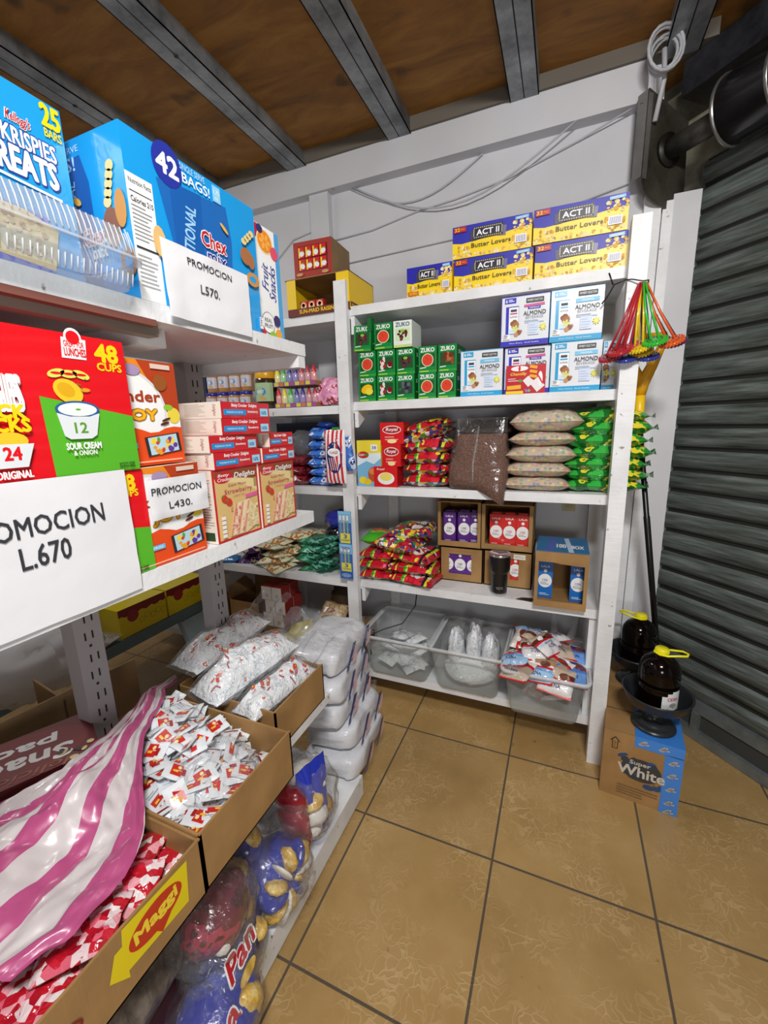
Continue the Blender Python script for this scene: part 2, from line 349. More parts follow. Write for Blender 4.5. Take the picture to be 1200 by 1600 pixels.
def copy_tree(o, parent=None, label=None, loc=None, rot=None):
    c = o.copy(); COL.objects.link(c); c.parent = parent
    if label: c['label'] = label
    if loc is not None: c.location = loc
    if rot is not None: c.rotation_euler = rot
    for ch in [x for x in COL.objects if x.parent == o]: copy_tree(ch, c)
    return c
W = K('#f2f2f2', .4); BLK = K('#15151a', .4); DK = K('#2c2c30', .5); GREY = K('#8c8f94', .5); RED = K('#d81f26', .35); YEL = K('#f6d416', .38)

# ------------------------------------------------------------------ the room
b = MB(); b.box(-3.4, 2.6, -1.6, 2.55, -.05, 0, m_floor()); struct(b.build('floor'))
b = MB(); b.box(-3.4, 2.6, -1.6, 2.6, 2.925, 2.96, m_ply()); struct(b.build('ceiling'))
b = MB(); b.box(-3.4, .30, 2.30, 2.36, 0, 2.97, WALL); b.box(.30, .47, 2.30, 2.36, 0, 2.40, WALL); struct(b.build('wall_back'))
b = MB(); b.box(-3.46, -3.4, -1.6, 2.36, 0, 2.97, WALL); struct(b.build('wall_left'))
b = MB(); b.box(-3.4, 2.6, -1.66, -1.6, 0, 2.97, WALL); struct(b.build('wall_front'))
b = MB(); b.box(2.3, 2.36, -1.6, .62, 0, 2.97, WALL); struct(b.build('wall_right'))
# steel joists under the plywood, each a pair of channels with a seam
for i, x in enumerate((-2.55, -2.0, -1.41, -.815, -.235, .34, .9, 1.45)):
    b = MB(); z = 2.862
    b.box(x-.060, x-.0025, -1.6, 2.26, z, z+.004, JOIST); b.box(x+.0025, x+.060, -1.6, 2.26, z, z+.004, JOIST)
    b.box(x-.060, x-.056, -1.6, 2.26, z, 2.93, JOIST); b.box(x+.056, x+.060, -1.6, 2.26, z, 2.93, JOIST)
    b.box(x-.004, x+.004, -1.6, 2.26, z+.003, 2.93, K('#1c1c1d', .6))
    for yy in (.4, 1.45): b.lathe([(0, -.004), (.008, -.003), (.009, .001)], K('#202020', .5), 10, (x, yy, z))
    struct(b.build('trim_%d' % (i+1)))
b = MB()  # painted tube along the wall top
b.box(-2.9, .235, 2.235, 2.30, 2.728, 2.868, WALL); struct(b.build('trim_9'))
b = MB(); b.box(-1.355, -1.24, 2.255, 2.30, 0, 2.728, WALL); b.lathe([(0, 0), (.008, .003), (.009, 0)], GREY, 10, (-1.2, 2.25, 2.727)); struct(b.build('trim_10'))
b = MB(); b.box(-3.4, .45, 2.22, 2.30, 2.868, 2.93, K('#6d665c', .8)); struct(b.build('trim_11'))
b = MB()  # painted column beside the shutter
b.box(.262, .325, 2.262, 2.30, 0, 2.40, WOOD); b.box(.332, .37, 2.275, 2.30, 0, 2.37, WOOD); b.box(.262, .30, 2.285, 2.30, 2.72, 2.90, WOOD); struct(b.build('trim_12'))

# ------------------------------------------------------------------ roller shutter, running at 45 degrees from the wall corner
SA = R(-47.2); S0 = Vector((.633, 2.185, 0)); SX = Vector((cos(SA), sin(SA), 0)); SN = Vector((sin(SA), -cos(SA), 0))  # SN: into the room
def sframe(): return Matrix.Translation(S0) @ Matrix.Rotation(SA, 4, 'Z')   # local x along the shutter, -y into the room
rs = thing('roller_shutter', 'tall grimy grey slatted roller shutter closed beside the white guide channel', 'shutter', S0, SA)
pitch = .0975; prof = []
z = .185
SP = []
while z < 2.48:
    for t in range(9):
        a = t/8; SP.append((-.017*sin(pi*a)**.7 if 0 < a < 1 else 0.0, z+.006+a*(pitch-.018)))
    SP += [(.008, z+pitch-.010), (.008, z+pitch-.003)]
    z += pitch
b = MB(); vs = []; fs = []; ms = []
for y_, z_ in SP: vs += [(-.22, y_, z_), (1.0, y_, z_), (2.3, y_, z_)]
for i in range(len(SP)-1):
    dark = (i % 11) in (8, 9, 10)
    for k in range(2): fs.append((i*3+k, i*3+k+1, i*3+k+4, i*3+k+3)); ms.append(SHUTD if dark else SHUT)
b.add(vs, fs, ms, False); b.build('slat_curtain', rs)
LSTEEL = m_dusty_steel('dull_light_steel', '#5d6263', '#8f9799', .4)
b = MB(); b.box(-.2, 2.3, -.02, .02, .135, .19, LSTEEL); b.box(-.2, 2.3, -.008, .02, .04, .135, K('#3d403f', .6)); b.box(-.2, 2.3, -.032, .02, 0.002, .05, LSTEEL)
b.box(.03, .06, -.03, 0, .05, .135, LSTEEL); b.build('bottom_bar', rs)
BARM = m_dusty_steel('greasy_black_steel', '#15130f', '#3a3732', .5)
b = MB(); b.tube([(-.262, -.175, 2.545), (.0, -.165, 2.545)], .038, m_dusty_steel('worn_shaft_steel', '#2b2925', '#6a6862', .5), 18); b.tube([(-.03, -.165, 2.55), (2.3, -.165, 2.55)], .108, K('#1a171b', .2), 30)
b.tube([(-.036, -.165, 2.55), (-.028, -.165, 2.55)], .114, K('#8a8a88', .3, .8), 30); b.tube([(.12, -.165, 2.55), (.13, -.165, 2.55)], .1095, K('#8a8a88', .3, .8), 30); b.tube([(-.262, -.175, 2.545), (-.25, -.175, 2.545)], .06, BARM, 18); b.build('barrel', rs)
b = MB()  # side bracket: steel plate with a rounded lower edge
pl = [(-.075, 2.665), (-.30, 2.735), (-.30, 2.44)]
for k in range(1, 10): a = pi+pi/2*k/10; pl.append((-.14+.16*cos(a), 2.44+.10*sin(a)))
pl += [(-.10, 2.335), (-.055, 2.36)]
n = len(pl); vs = [(-.268, y_, z_) for y_, z_ in pl]+[(-.262, y_, z_) for y_, z_ in pl]
b.add(vs, [tuple(range(n)), tuple(range(2*n-1, n-1, -1))]+[(i, (i+1) % n, n+(i+1) % n, n+i) for i in range(n)], m_dusty_steel('bracket_steel', '#2b261d', '#5f5b52', .4))
b.add([(-.2615, -.30, 2.44), (-.2615, -.30, 2.60), (-.2615, -.285, 2.46)]+[(-.2615, -.14+.155*cos(pi+pi/2*k/10), 2.44+.095*sin(pi+pi/2*k/10)) for k in range(1, 8)][::-1], [(0, 1, 2, 3), (0, 3, 4, 5, 6, 7, 8, 9)], m_dusty_steel('bracket_lip', '#6d6d6b', '#90908f', .3)) if False else None
b.box(-.31, -.268, -.302, -.298, 2.44, 2.735, m_dusty_steel('bracket_rim', '#6d6d6b', '#90908f', .3)); b.box(-.262, -.2600, -.301, -.280, 2.43, 2.72, m_dusty_steel('bracket_lip', '#5a5a58', '#80807e', .3))
b.lathe([(0, .003), (.006, .003), (.007, 0)], GREY, 8, (-.29, -.30, 2.70))
b.build('side_bracket', rs)
b = MB(); b.box(-.32, -.245, -.040, -.0, 0.0, 2.40, WOOD); b.box(-.245, -.238, -.045, .03, 0, 2.40, WOOD); b.box(-.32, -.31, -.0, .06, 0, 2.4, WOOD)
b.build('guide_channel', rs)
# lintel and masonry above the shutter
b = MB(); b.T = sframe(); b.box(-.60, 2.3, .05, .12, 2.30, 2.97, K('#8f8a76', .85, bump=.3, var=.12)); struct(b.build('wall_shutter_side'))
b = MB(); b.T = sframe(); b.box(-.27, 2.3, -.12, .04, 2.74, 2.86, m_dusty_steel('sooty_beam', '#17161a', '#4b4d55', .4)); struct(b.build('trim_13'))
# wall cables
b = MB()
def cable(b, pts, r, m, k=6): b.tube(pts, r, m, k)
def sag(p, q, s, n=14): p, q = Vector(p), Vector(q); return [p.lerp(q, i/n)+Vector((0, 0, -s*sin(pi*i/n))) for i in range(n+1)]
CB = K('#b9babf', .5)
b.tube(sag((-1.10, 2.292, 2.73), (-.02, 2.24, 2.73), .20) , .004, CB, 6)
b.tube(sag((-1.12, 2.294, 2.73), (-.42, 2.288, 2.726), .13), .004, CB, 6)
tag(b.build('cable'), 'pair of thin white cables sagging below the white beam on the wall', 'cable')
b = MB(); b.tube([(-1.235, 2.293, 2.50), (-1.0, 2.293, 2.51), (-.75, 2.293, 2.55), (-.55, 2.293, 2.565), (-.3, 2.293, 2.60), (0, 2.29, 2.68), (.19, 2.26, 2.73)], .0035, CB, 6)
tag(b.build('cable'), 'thin white cable running up the wall to the shutter bracket', 'cable')
b = MB(); b.tube([(-1.24, 2.293, 2.37), (-.2, 2.293, 2.40), (.2, 2.293, 2.47)], .003, CB, 6)
tag(b.build('cable'), 'straight thin cable crossing the wall just above the popcorn boxes', 'cable')
b = MB(); b.tube([(-1.80, 2.293, 2.25), (-1.68, 2.293, 2.42), (-1.5, 2.293, 2.55), (-1.37, 2.293, 2.57)], .003, CB, 6)
tag(b.build('cable'), 'thin cable on the wall left of the white wall post', 'cable')
b = MB()
for k in range(5):
    rr = random.Random(k); ph = rr.uniform(0, 6); a = R(70+rr.uniform(-20, 20))
    pts = [Vector((.27+.052*cos(t)*(.8+.08*k), 2.17-.012*k+.02*sin(t+ph), 2.82+.07*sin(t)*(.85+.05*k))) for t in [2*pi*i/18 for i in range(18)]]
    b.tube(pts, .006, CB, 6, closed=True)
b.tube([(.27, 2.16, 2.84), (.28, 2.17, 2.75), (.262, 2.18, 2.62)], .009, CB, 8)
tag(b.build('cable_coil'), 'coil of thick white cable hung at the end of the wall beam', 'cable')
b = MB(); b.box(-.03, .03, -.008, 0, -.04, .04, K('#b5ab7c', .5)); b.box(-.018, .018, -.010, -.006, -.022, .022, K('#a59b6c', .5))
tag(b.build('wall_socket', loc=(.05, 2.30, 1.075)), 'yellowed socket plate on the wall above the blue drink case', 'socket')

# ------------------------------------------------------------------ back shelving
bs = thing('shelving_unit', 'white painted wooden wall shelving with five boards, right of the narrow aisle', 'shelving', (0, 0, 0))
FY = 1.856
def board(parent, x0, x1, y0, y1, z1, th=.04, name='shelf_board'):
    b = MB(); b.box(x0, x1, y0, y1, z1-th, z1, WOOD); return b.build(name, parent)
BZ = [2.028, 1.603, 1.195, .700, .183]
for z in BZ:
    board(bs, -.935, .182, FY+.004, 2.298, z)
for z in BZ:
    board(bs, -2.6, -.935, FY+.004, 2.252, z-(.012 if z < 1 else .012))
def post(x0, x1, y0, y1, z0, z1, par, name='post'):
    b = MB(); b.box(x0, x1, y0, y1, z0, z1, WOOD); return b.build(name, par)
post(-.998, -.937, FY-.03, FY+.003, 0, 2.135, bs)
post(.178, .236, FY-.055, FY+.012, 0, 2.165, bs)
for x in (-.90, .17, -1.6, -2.4): post(x-.03, x+.03, 2.255, 2.297, 0, 1.99, bs, 'rear_post')
for z in BZ[:4]:   # cleats under the boards beside the post
    b = MB(); b.add([(-.935, FY+.01, z-.04), (-.935, FY+.01, z-.12), (-.935, FY+.15, z-.04), (-.915, FY+.01, z-.04), (-.915, FY+.01, z-.12), (-.915, FY+.15, z-.04)], [(0, 1, 2), (3, 5, 4), (0, 3, 4, 1), (1, 4, 5, 2), (0, 2, 5, 3)], WOOD); b.build('cleat', bs)
b = MB(); b.box(.15, .178, FY+.02, 2.25, .184, .66, WOOD); b.build('end_panel', bs)

# ------------------------------------------------------------------ left shelving: slotted steel uprights and white boards
ls = thing('shelving_unit', 'white shelving on slotted grey steel uprights along the left side', 'shelving', (0, 0, 0))
STL = K('#a9a6a8', .45, .1); SLOT = K('#1b1b1c', .8)
for (y0, y1, zt) in ((.560, .618, 1.70), (.988, 1.046, 1.70), (-.16, -.10, 1.70)):
    b = MB(); x = -1.055
    b.box(x-.004, x, y0, y1, 0, zt, STL); b.box(x-.05, x, y0-.003, y0, 0, zt, STL); b.box(x-.05, x, y1, y1+.003, 0, zt, STL); b.box(x-.05, x-.04, y0+.012, y1-.012, 0, zt, STL)
    yc = (y0+y1)/2; z = .05
    while z < zt-.03:
        for s in (-1, 1):
            for dz in (0, .045): b.box(x, x+.0008, yc+s*.009-.0018+dz*.1, yc+s*.009+.0018+dz*.1, z+dz, z+dz+.02, SLOT)
        b.box(x, x+.0008, yc-.003, yc+.003, z+.085, z+.091, SLOT)
        z += .105
    b.build('upright', ls)
def lboard(z1, th, x0, x1, y0, y1):
    b = MB(); b.box(x0, x1, y0, y1, z1-th, z1, WOOD); return b
lb = lboard(1.727, .032, -1.10, -.70, -.5, 1.095); lb.box(-.716, -.6985, -.5, .60, 1.685, 1.696, K('#7a4a40', .6)); lb.build('shelf_board', ls)
b = MB(); b.box(-1.06, -.75, .60, .66, 1.660, 1.6945, WOOD); b.box(-1.09, -.702, 1.06, 1.093, 1.662, 1.6945, WOOD); b.box(-.748, -.72, -.5, .62, 1.672, 1.6945, K('#8b7f74', .7)); b.build('crossbar', ls)
lboard(1.240, .034, -1.10, -.70, -.5, 1.085).build('shelf_board', ls)
lboard(.598, .03, -1.12, -.69, -.5, 1.10).build('shelf_board', ls)
lboard(.105, .09, -1.10, -.672, -.5, 1.28).build('shelf_board', ls)

# second gondola behind, blue grey
BG = K('#5d7480', .5)
gs = thing('shelving_unit', 'low blue grey metal shelving in the next aisle, behind the slotted uprights', 'shelving', (0, 0, 0))
for z, x0, x1 in ((.455, -2.45, -2.0),):
    b = MB(); b.box(x0, x1, .2, 1.95, z-.06, z, BG); b.build('shelf_board', gs)
for y in (1.62,): 
    b = MB(); b.add([(-2.0, y, .39), (-2.0, y+.16, .39), (-1.75, y+.1, .0), (-1.75, y-.05, 0), (-2.04, y, .39), (-2.04, y+.16, .39), (-1.80, y+.1, .0), (-1.80, y-.05, 0)], [(0, 1, 2, 3), (7, 6, 5, 4), (0, 3, 7, 4), (1, 5, 6, 2), (0, 4, 5, 1), (3, 2, 6, 7)], K('#9fb6c2', .5)); b.build('leg', gs)
b = MB(); b.box(-2.48, -2.45, .2, 1.62, 0.40, 1.5, K('#3f4a52', .6)); b.build('back_panel', gs)

# ------------------------------------------------------------------ printed cartons
TAPE = K('#b9a27a', .3)
def carton(w, d, h, faces, m=CARD, t=.0):
    """closed box, front at y=0, going back to y=d"""
    b = MB(); b.box(0, w, 0, d, 0, h, m, faces); return b
POP = [K(c, .6) for c in ('#ecca70', '#ecdca4', '#dfb04a', '#f0e2b4', '#c99a3c')]
BLU = K('#2020a6', .45)
def popcorn_box(w, label, x, y, z, rz=0, pkg=True):
    d, h = .17, .118
    b = carton(w, d, h, {'front': YEL, 'top': BLU, 'left': YEL, 'right': YEL})
    p = front(b, 0, 0, 0)
    p.poly([(0, h*.50), (w*.12, h*.45), (w*.35, h*.50), (w*.62, h*.56), (w*.80, h*.62), (w, h*.66), (w, h), (0, h)], BLU)
    p.blobs(.004, w-.004, .004, h*.14, 40, .003, .007, POP, 1)
    p.blobs(.004, w*.24, .004, h*.36, 18, .003, .007, POP, 2)
    p.blobs(w*.74, w-.006, h*.14, h*.42, 24, .003, .008, POP, 3)
    p.blobs(w*.78, w*.90, h*.56, h*.82, 12, .004, .009, POP, 4); p.blobs(w*.93, w-.004, h*.55, h*.85, 8, .004, .007, POP, 5)
    fx, fy, fw_, fh = w*.27, h*.52, w*.38, h*.36
    for q, a in ((.012, 0.0), (.006, .0)): p.rect(fx+fw_-.02, fy-.002, .02+q, fh*.8, K('#6e6a8c', .4), R(-6)); p.rect(fx-q, fy-.004, .02, fh*.8, K('#3a3760', .4), R(6))
    p.rect(fx, fy, fw_, fh, K('#1a1630', .4), R(1)); p.k += 1
    for i in range(14):
        xx = fx+.004+i*(fw_-.010)/13.6
        for yy in (fy+.003, fy+fh-.006): p.rect(xx, yy, .0042, .0034, K('#c9c28e', .4), k=p.k)
    for i in range(5):
        for xx in (fx+.002, fx+fw_-.0055): p.rect(xx, fy+.009+i*(fh-.016)/5, .0035, .0042, K('#c9c28e', .4), k=p.k)
    p.text('ACT II', fx+fw_/2, fy+fh*.5, fw_*.76, fh*.50, W, .045)
    p.text('Butter Lovers', w*.50, h*.34, w*.50, h*.135, K('#2e2a14', .4), .02)
    if pkg:
        p.rect(w*.02, h*.80, w*.16, h*.16, K('#b5231c', .4), R(2)); p.text('32', w*.065, h*.885, w*.07, h*.11, YEL, .03); p.text('PKG', w*.135, h*.885, w*.05, h*.06, K('#f29a2e', .4), .02)
    else:
        p.rect(w*.03, h*.05, w*.24, h*.14, K('#d86a1f', .4)); p.text('32 PKG', w*.15, h*.12, w*.17, h*.08, YEL, .03)
    p.rect(w*.80, h*.18, w*.14, h*.24, W); p.k += 1
    for i in range(12): p.rect(w*.815+i*w*.0098, h*.20, w*.0042, h*.19, K('#3d3a8c', .5), k=p.k)
    p.rect(w*.80, h*.86, w*.16, h*.09, K('#7fb4e8', .4), R(3)); p.text('POPCORN', w*.88, h*.905, w*.12, h*.045, W, .02)
    o = b.build('popcorn_box', loc=(x, y, z), rz=rz)
    return tag(o, label, 'box', 'butter popcorn cases on the top board')
popcorn_box(.198, 'small blue and yellow popcorn case standing alone at the left end of the popcorn row', -.658, FY+.012, BZ[0], pkg=False)
popcorn_box(.308, 'lower middle blue and yellow popcorn case, between the small one and the right stack', -.452, FY+.014, BZ[0])
popcorn_box(.306, 'upper left blue and yellow popcorn case, on top of the middle one', -.458, FY+.012, BZ[0]+.120, R(.6))
popcorn_box(.312, 'lower right blue and yellow popcorn case beside the tall white post', -.136, FY+.012, BZ[0])
popcorn_box(.316, 'topmost right blue and yellow popcorn case, nearest the shutter bracket', -.146, FY+.010, BZ[0]+.121, R(.8))

# red bar case and yellow raisin case on the left bay, top board
RB = K('#a5332a', .5)
b = carton(.20, .20, .155, {'front': RB, 'top': CARDD, 'right': CARDD, 'left': RB})
p = front(b, 0, 0, 0); p.rect(.022, .028, .155, .108, K('#5b1418', .5)); rr = random.Random(3)
for i in range(8):
    x0 = .025+i % 4*.038; y0 = .032+i//4*.052
    p.rect(x0, y0, .034, .048, K('#d3202a', .35), k=p.k+1); p.k += 1
    p.rect(x0+.003, y0+.002, .008, .042, YEL, k=p.k+1); p.disc(x0+.020, y0+.018, .012, .014, W, 7, rr.uniform(0, 3), p.k+2); p.disc(x0+.024, y0+.030, .005, .004, K('#6ea32c'), 6, 0, p.k+3); p.k += 3
p.disc(.03, .014, .018, .007, K('#c79c6a'), 12); p.disc(.165, .014, .018, .007, K('#c79c6a'), 12)
tag(b.build('snack_case', loc=(-1.225, FY+.012, 2.186), rz=R(3)), 'dark red open-printed case of snack bars stacked on the yellow raisin case', 'box')
rc = thing('raisin_case', 'yellow open-fronted case of raisin boxes under the red snack case', 'box', (-1.265, FY-.004, BZ[0]-.012))
b = MB(); YB = K('#f0c913', .45); w_, d_, h_ = .335, .27, .165
b.box(0, w_, 0, d_, 0, .004, CARD); b.box(0, .004, 0, d_, 0, h_, YB); b.box(w_-.004, w_, 0, d_, 0, h_, YB); b.box(0, w_, d_-.004, d_, 0, h_, CARDD); b.box(-.01, w_, 0, d_, h_-.004, h_, CARD)
b.box(0.0002, .05, -.002, -.0005, .033, h_-.0045, YB); b.box(.27, w_-.0002, -.002, -.0005, .033, h_-.0045, YB); b.box(0, w_, -.003, .001, 0, .032, K('#6a1d1b', .5))
p = front(b, 0, -.004, 0); p.text('SUN-MAID RAISINS', .165, .017, .20, .018, YEL, .03)
q = Panel(b, (w_+.001, 0, 0), (0, 1, 0), (0, 0, 1)); q.rect(.01, .0, .13, .036, K('#6a1d1b', .5)); q.text('SUN-MAID', .07, .018, .10, .02, YEL, .03)
b.build('tray', rc)
for i in range(3):
    b = MB(); b.box(0, .04, 0, .03, 0, .062, K('#b3231d', .4)); p = front(b, 0, 0, 0); p.rect(.002, .002, .036, .014, YEL); p.disc(.02, .04, .016, .018, K('#f0d9a0')); p.disc(.02, .042, .008, .009, K('#7a3c28')); p.disc(.02, .046, .010, .007, RED, k=p.k)
    o = b.build('raisin_box', loc=(-1.205+i*.045, FY+.008, BZ[0]-.008+.0)); tag(o, 'small red raisin box with an oval picture, %s one inside the yellow case' % ('left', 'middle', 'right')[i], 'box', 'raisin boxes in the yellow case')

# drink mix boxes
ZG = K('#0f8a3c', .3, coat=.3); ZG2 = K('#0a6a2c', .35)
def mix_box(fruit, x, y, z, w, label, rz=0, tilt=0, pale=False, flap=False):
    d, h = .15, .112; g = K('#e9f0e6', .35) if pale else ZG
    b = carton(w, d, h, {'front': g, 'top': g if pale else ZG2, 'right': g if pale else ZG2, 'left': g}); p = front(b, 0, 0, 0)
    p.rect(0, 0, w, h*.10, K('#bcd98c' if pale else '#2f9a35')); p.rect(w*.06, h*.04, w*.5, h*.03, K('#d6e84a'))
    p.text('ZUKO', w*.5, h*.86, w*.78, h*.17, K('#4b6a86') if pale else W, .05)
    p.rect(w*.10, h*.24, w*.80, h*.48, K('#cfe6b8' if pale else '#1b4d24'), 0)
    rr = random.Random(hash(fruit) % 99 if False else len(fruit))
    C_ = lambda c: K(c, .3)
    if fruit == 'watermelon': p.disc(w*.5, h*.48, w*.33, h*.25, C_('#d9e8b0')); p.disc(w*.5, h*.48, w*.29, h*.22, C_('#e2452f')); p.blobs(w*.3, w*.7, h*.38, h*.6, 8, .0012, .002, [C_('#5c1c14')], 3)
    elif fruit == 'mango': p.disc(w*.48, h*.50, w*.34, h*.18, C_('#f4c817'), rot=.3); p.disc(w*.62, h*.40, w*.22, h*.14, C_('#f6de45'))
    elif fruit == 'berry': p.blobs(w*.2, w*.8, h*.30, h*.66, 16, .006, .010, [C_('#3a3f48'), C_('#23262c'), C_('#5d6470')], 2)
    elif fruit == 'tamarind': p.blobs(w*.2, w*.8, h*.32, h*.66, 14, .007, .012, [C_('#8f4a28'), C_('#b86a3c'), C_('#6e3218')], 2)
    elif fruit == 'grape': p.blobs(w*.2, w*.8, h*.30, h*.62, 16, .006, .009, [C_('#5a1e2c'), C_('#3c1018'), C_('#7c3040')], 5); p.disc(w*.5, h*.62, .010, .006, C_('#8fc23a'))
    else: p.blobs(w*.2, w*.8, h*.30, h*.66, 14, .008, .013, [C_('#b8182a'), C_('#7c0f1c'), C_('#e8e0d8')], 4)
    p.rect(w*.08, h*.17, w*.34, h*.035, W, R(6))
    if not pale:
        q = Panel(b, (w, 0, 0), (0, 1, 0), (0, 0, 1)); q.text('ZUKO', d*.4, h*.75, d*.45, h*.14, W, .05); q.rect(d*.15, h*.3, d*.4, h*.03, K('#d6e84a'))
    if flap: b.box(w*.8, w*1.02, -.004, .03, h*.75, h*1.25, ZG2)
    o = b.build('drink_mix_box', loc=(x, y, z), rz=rz); o.rotation_euler.y = tilt
    return tag(o, label, 'box', 'green drink mix boxes')
ZX = (-.908, -.815, -.722, -.618, -.528); nm = ('first', 'second', 'third', 'fourth', 'fifth')
r1 = ('mango', 'pomegranate', 'berry', 'watermelon', 'watermelon'); r2 = ('watermelon', 'pomegranate', 'grape', 'watermelon', 'tamarind')
for r_, fr in ((0, r1), (1, r2)):
    for i in range(5):
        mix_box(fr[i], ZX[i]+(.002 if r_ else 0), FY+.012+i*.006+(.004*r_), BZ[1]+r_*.1135, .088 if i < 3 else .083,
                'green drink mix box with a %s picture, %s from the left in the %s row' % (fr[i], nm[i], ('bottom', 'middle')[r_]), R((-1, 1, 0, 2, -2)[i]))
mix_box('grape', -.925, FY+.008, BZ[1]+.228, .090, 'green grape drink mix box tilted at the top left with its flap up', R(-4), R(3), flap=True)
mix_box('watermelon', -.822, FY+.016, BZ[1]+.2285, .088, 'green drink mix box with a grapefruit picture in the top row, in the middle', R(1))
mix_box('grape', -.727, FY+.016, BZ[1]+.2285, .086, 'pale white and green drink mix box at the right of the top row', R(2), pale=True)

# almond drink cases
def almond_case(acc, flav, x, y, z, label, w=.176, h=.187, rz=0, d=.22, band=True):
    A = K(acc, .25, coat=.6); wh = K('#e9edf4', .22, coat=.8)
    b = carton(w, d, h, {'front': wh, 'top': wh, 'right': wh, 'left': A}); p = front(b, 0, 0, 0)
    p.rect(0, 0, w, h*.11, A); p.rect(0, h*.985, w, h*.015, A); p.rect(0, 0, w*.012, h, A)
    p.text('Non-Dairy  Shelf Stable', w*.5, h*.055, w*.62, h*.03, W, .01)
    p.rect(w*.07, h*.86, w*.24, h*.11, A); p.text('6', w*.11, h*.915, w*.04, h*.07, W, .04); p.lines(w*.15, h*.925, w*.13, 2, h*.03, h*.015, W)
    p.rect(w*.10, h*.24, w*.27, h*.56, A); p.rect(w*.165, h*.25, w*.20, h*.53, K('#f4f6fa', .3)); p.rect(w*.20, h*.69, w*.13, h*.05, DK); p.rect(w*.19, h*.64, w*.15, h*.03, K('#c23a8a') if flav == 'VANILLA' else A)
    p.text('ALMOND', w*.265, h*.59, w*.16, h*.035, DK, .02); p.rect(w*.18, h*.25, w*.18, h*.10, K('#cfe2f5'))
    NB = [K(c, .5) for c in ('#a86a3a', '#c98a52', '#8a5028')]
    p.blobs(w*.2, w*.34, h*.38, h*.5, 5, .007, .012, NB, 2); p.blobs(w*.28, w*.42, h*.22, h*.30, 5, .007, .010, NB, 6)
    for q in range(5): p.disc(w*.31+.008*cos(q*1.26), h*.35+.008*sin(q*1.26), .006, .004, K('#dbe36a'), 8, q*1.26)
    p.rect(w*.52, h*.84, w*.36, h*.09, DK); p.text("MEMBER'S SELECTION", w*.70, h*.885, w*.31, h*.045, W, .01)
    if flav == 'VANILLA': p.rect(w*.48, h*.765, w*.42, h*.045, K('#d14b8f'), R(2)); p.rect(w*.56, h*.715, w*.26, h*.045, A); p.text('VANILLA', w*.69, h*.738, w*.20, h*.028, W, .02)
    else: p.rect(w*.48, h*.72, w*.44, h*.075, K('#6fc4ea'), R(1)); p.text('ORIGINAL', w*.70, h*.757, w*.24, h*.034, W, .02)
    p.text('ALMOND', w*.70, h*.635, w*.46, h*.085, K('#23262e'), .018); p.text('BEVERAGE', w*.70, h*.555, w*.36, h*.055, K('#9aa0a8'), .004)
    p.lines(w*.50, h*.48, w*.42, 2, h*.035, h*.012, K('#9db4d0')); p.rect(w*.58, h*.20, w*.22, h*.24, K('#cfdcf2')); p.lines(w*.60, h*.38, w*.18, 4, h*.05, h*.014, K('#9db4d0'))
    for q in range(8): p.disc(w*.88+.007*cos(q*.785), h*.34+.007*sin(q*.785), .007, .0028, K('#e6e24a'), 8, q*.785, p.k+1)
    p.k += 1; p.disc(w*.88, h*.34, .005, .005, K('#f4f08a')); 
    if acc != '#1f9ed6x': p.rect(w*.06, h*.14, w*.14, h*.10, W); p.lines(w*.07, h*.225, .016, 5, h*.016, h*.008, DK)
    o = b.build('almond_drink_case', loc=(x, y, z), rz=rz); return tag(o, label, 'box', 'almond drink cases')
LB, PB = '#2fa8dc', '#3f3fbf'
almond_case(LB, 'ORIGINAL', -.422, FY+.020, BZ[1], 'light blue almond drink case at the bottom left, next to the green drink mix boxes')
almond_case(PB, 'VANILLA', -.240, FY+.030, BZ[1], 'purple vanilla almond drink case half hidden behind the red dessert boxes')
almond_case(LB, 'ORIGINAL', -.060, FY+.014, BZ[1], 'light blue almond drink case at the bottom right under the tilted one', .180)
almond_case(PB, 'VANILLA', -.256, FY+.014, BZ[1]+.1885, 'purple vanilla almond drink case in the upper row, with a six pack mark', .182)
almond_case(LB, 'ORIGINAL', -.070, FY+.010, BZ[1]+.1885, 'light blue almond drink case in the upper row, nearest the hanging strainers', .184, rz=R(1))
o = almond_case(LB, 'ORIGINAL', .128, FY+.07, BZ[1], 'narrow light blue almond drink case at the back beside the right post, mostly hidden', .045, d=.18)
def dessert(x, y, label, w=.165):
    h = .112; b = carton(w, .018, h, {n: K('#c3182a', .35, coat=.4) for n in ('front', 'left', 'right', 'top')}); p = front(b, 0, 0, 0)
    p.disc(w*.34, h*.88, w*.22, h*.09, W); p.disc(w*.34, h*.88, w*.03, h*.10, RED); p.text('Chantilly', w*.32, h*.68, w*.42, h*.13, YEL, .03, .2)
    p.lines(w*.05, h*.52, w*.3, 2, h*.07, h*.02, W); p.rect(w*.03, h*.16, w*.36, h*.14, K('#f0b429'), R(3)); p.rect(0, 0, w*.45, h*.10, YEL)
    for a, c_, s in ((.48, .45, .10), (.68, .28, .13), (.62, .46, .06)): p.rect(w*a, h*(c_-.18), w*s*1.9, h*s*3, K('#ece8ea', .4), R(40))
    p.disc(w*.37, h*.45, .008, .006, K('#5e9a2c')); p.disc(w*.6, h*.1, .008, .006, K('#5e9a2c')); p.blobs(w*.45, w*.62, h*.05, h*.14, 6, .004, .006, [K('#8d6bb0'), K('#b9a0d0')], 3)
    for q, yy in enumerate((.86, .70, .54)): p.rect(w*.60, h*yy, w*.19, h*.10, K('#f2a81d'), R(-12))
    p.disc(w*.87, h*.48, w*.06, h*.27, W); p.disc(w*.87, h*.48, w*.02, h*.2, RED, rot=.5)
    tag(b.build('dessert_mix_box', loc=(x, y, BZ[1])), label, 'box', 'red whipped topping boxes')
dessert(-.228, FY+.003-.0, 'front red whipped topping box with white cubes, leaning on the purple almond case', .152)
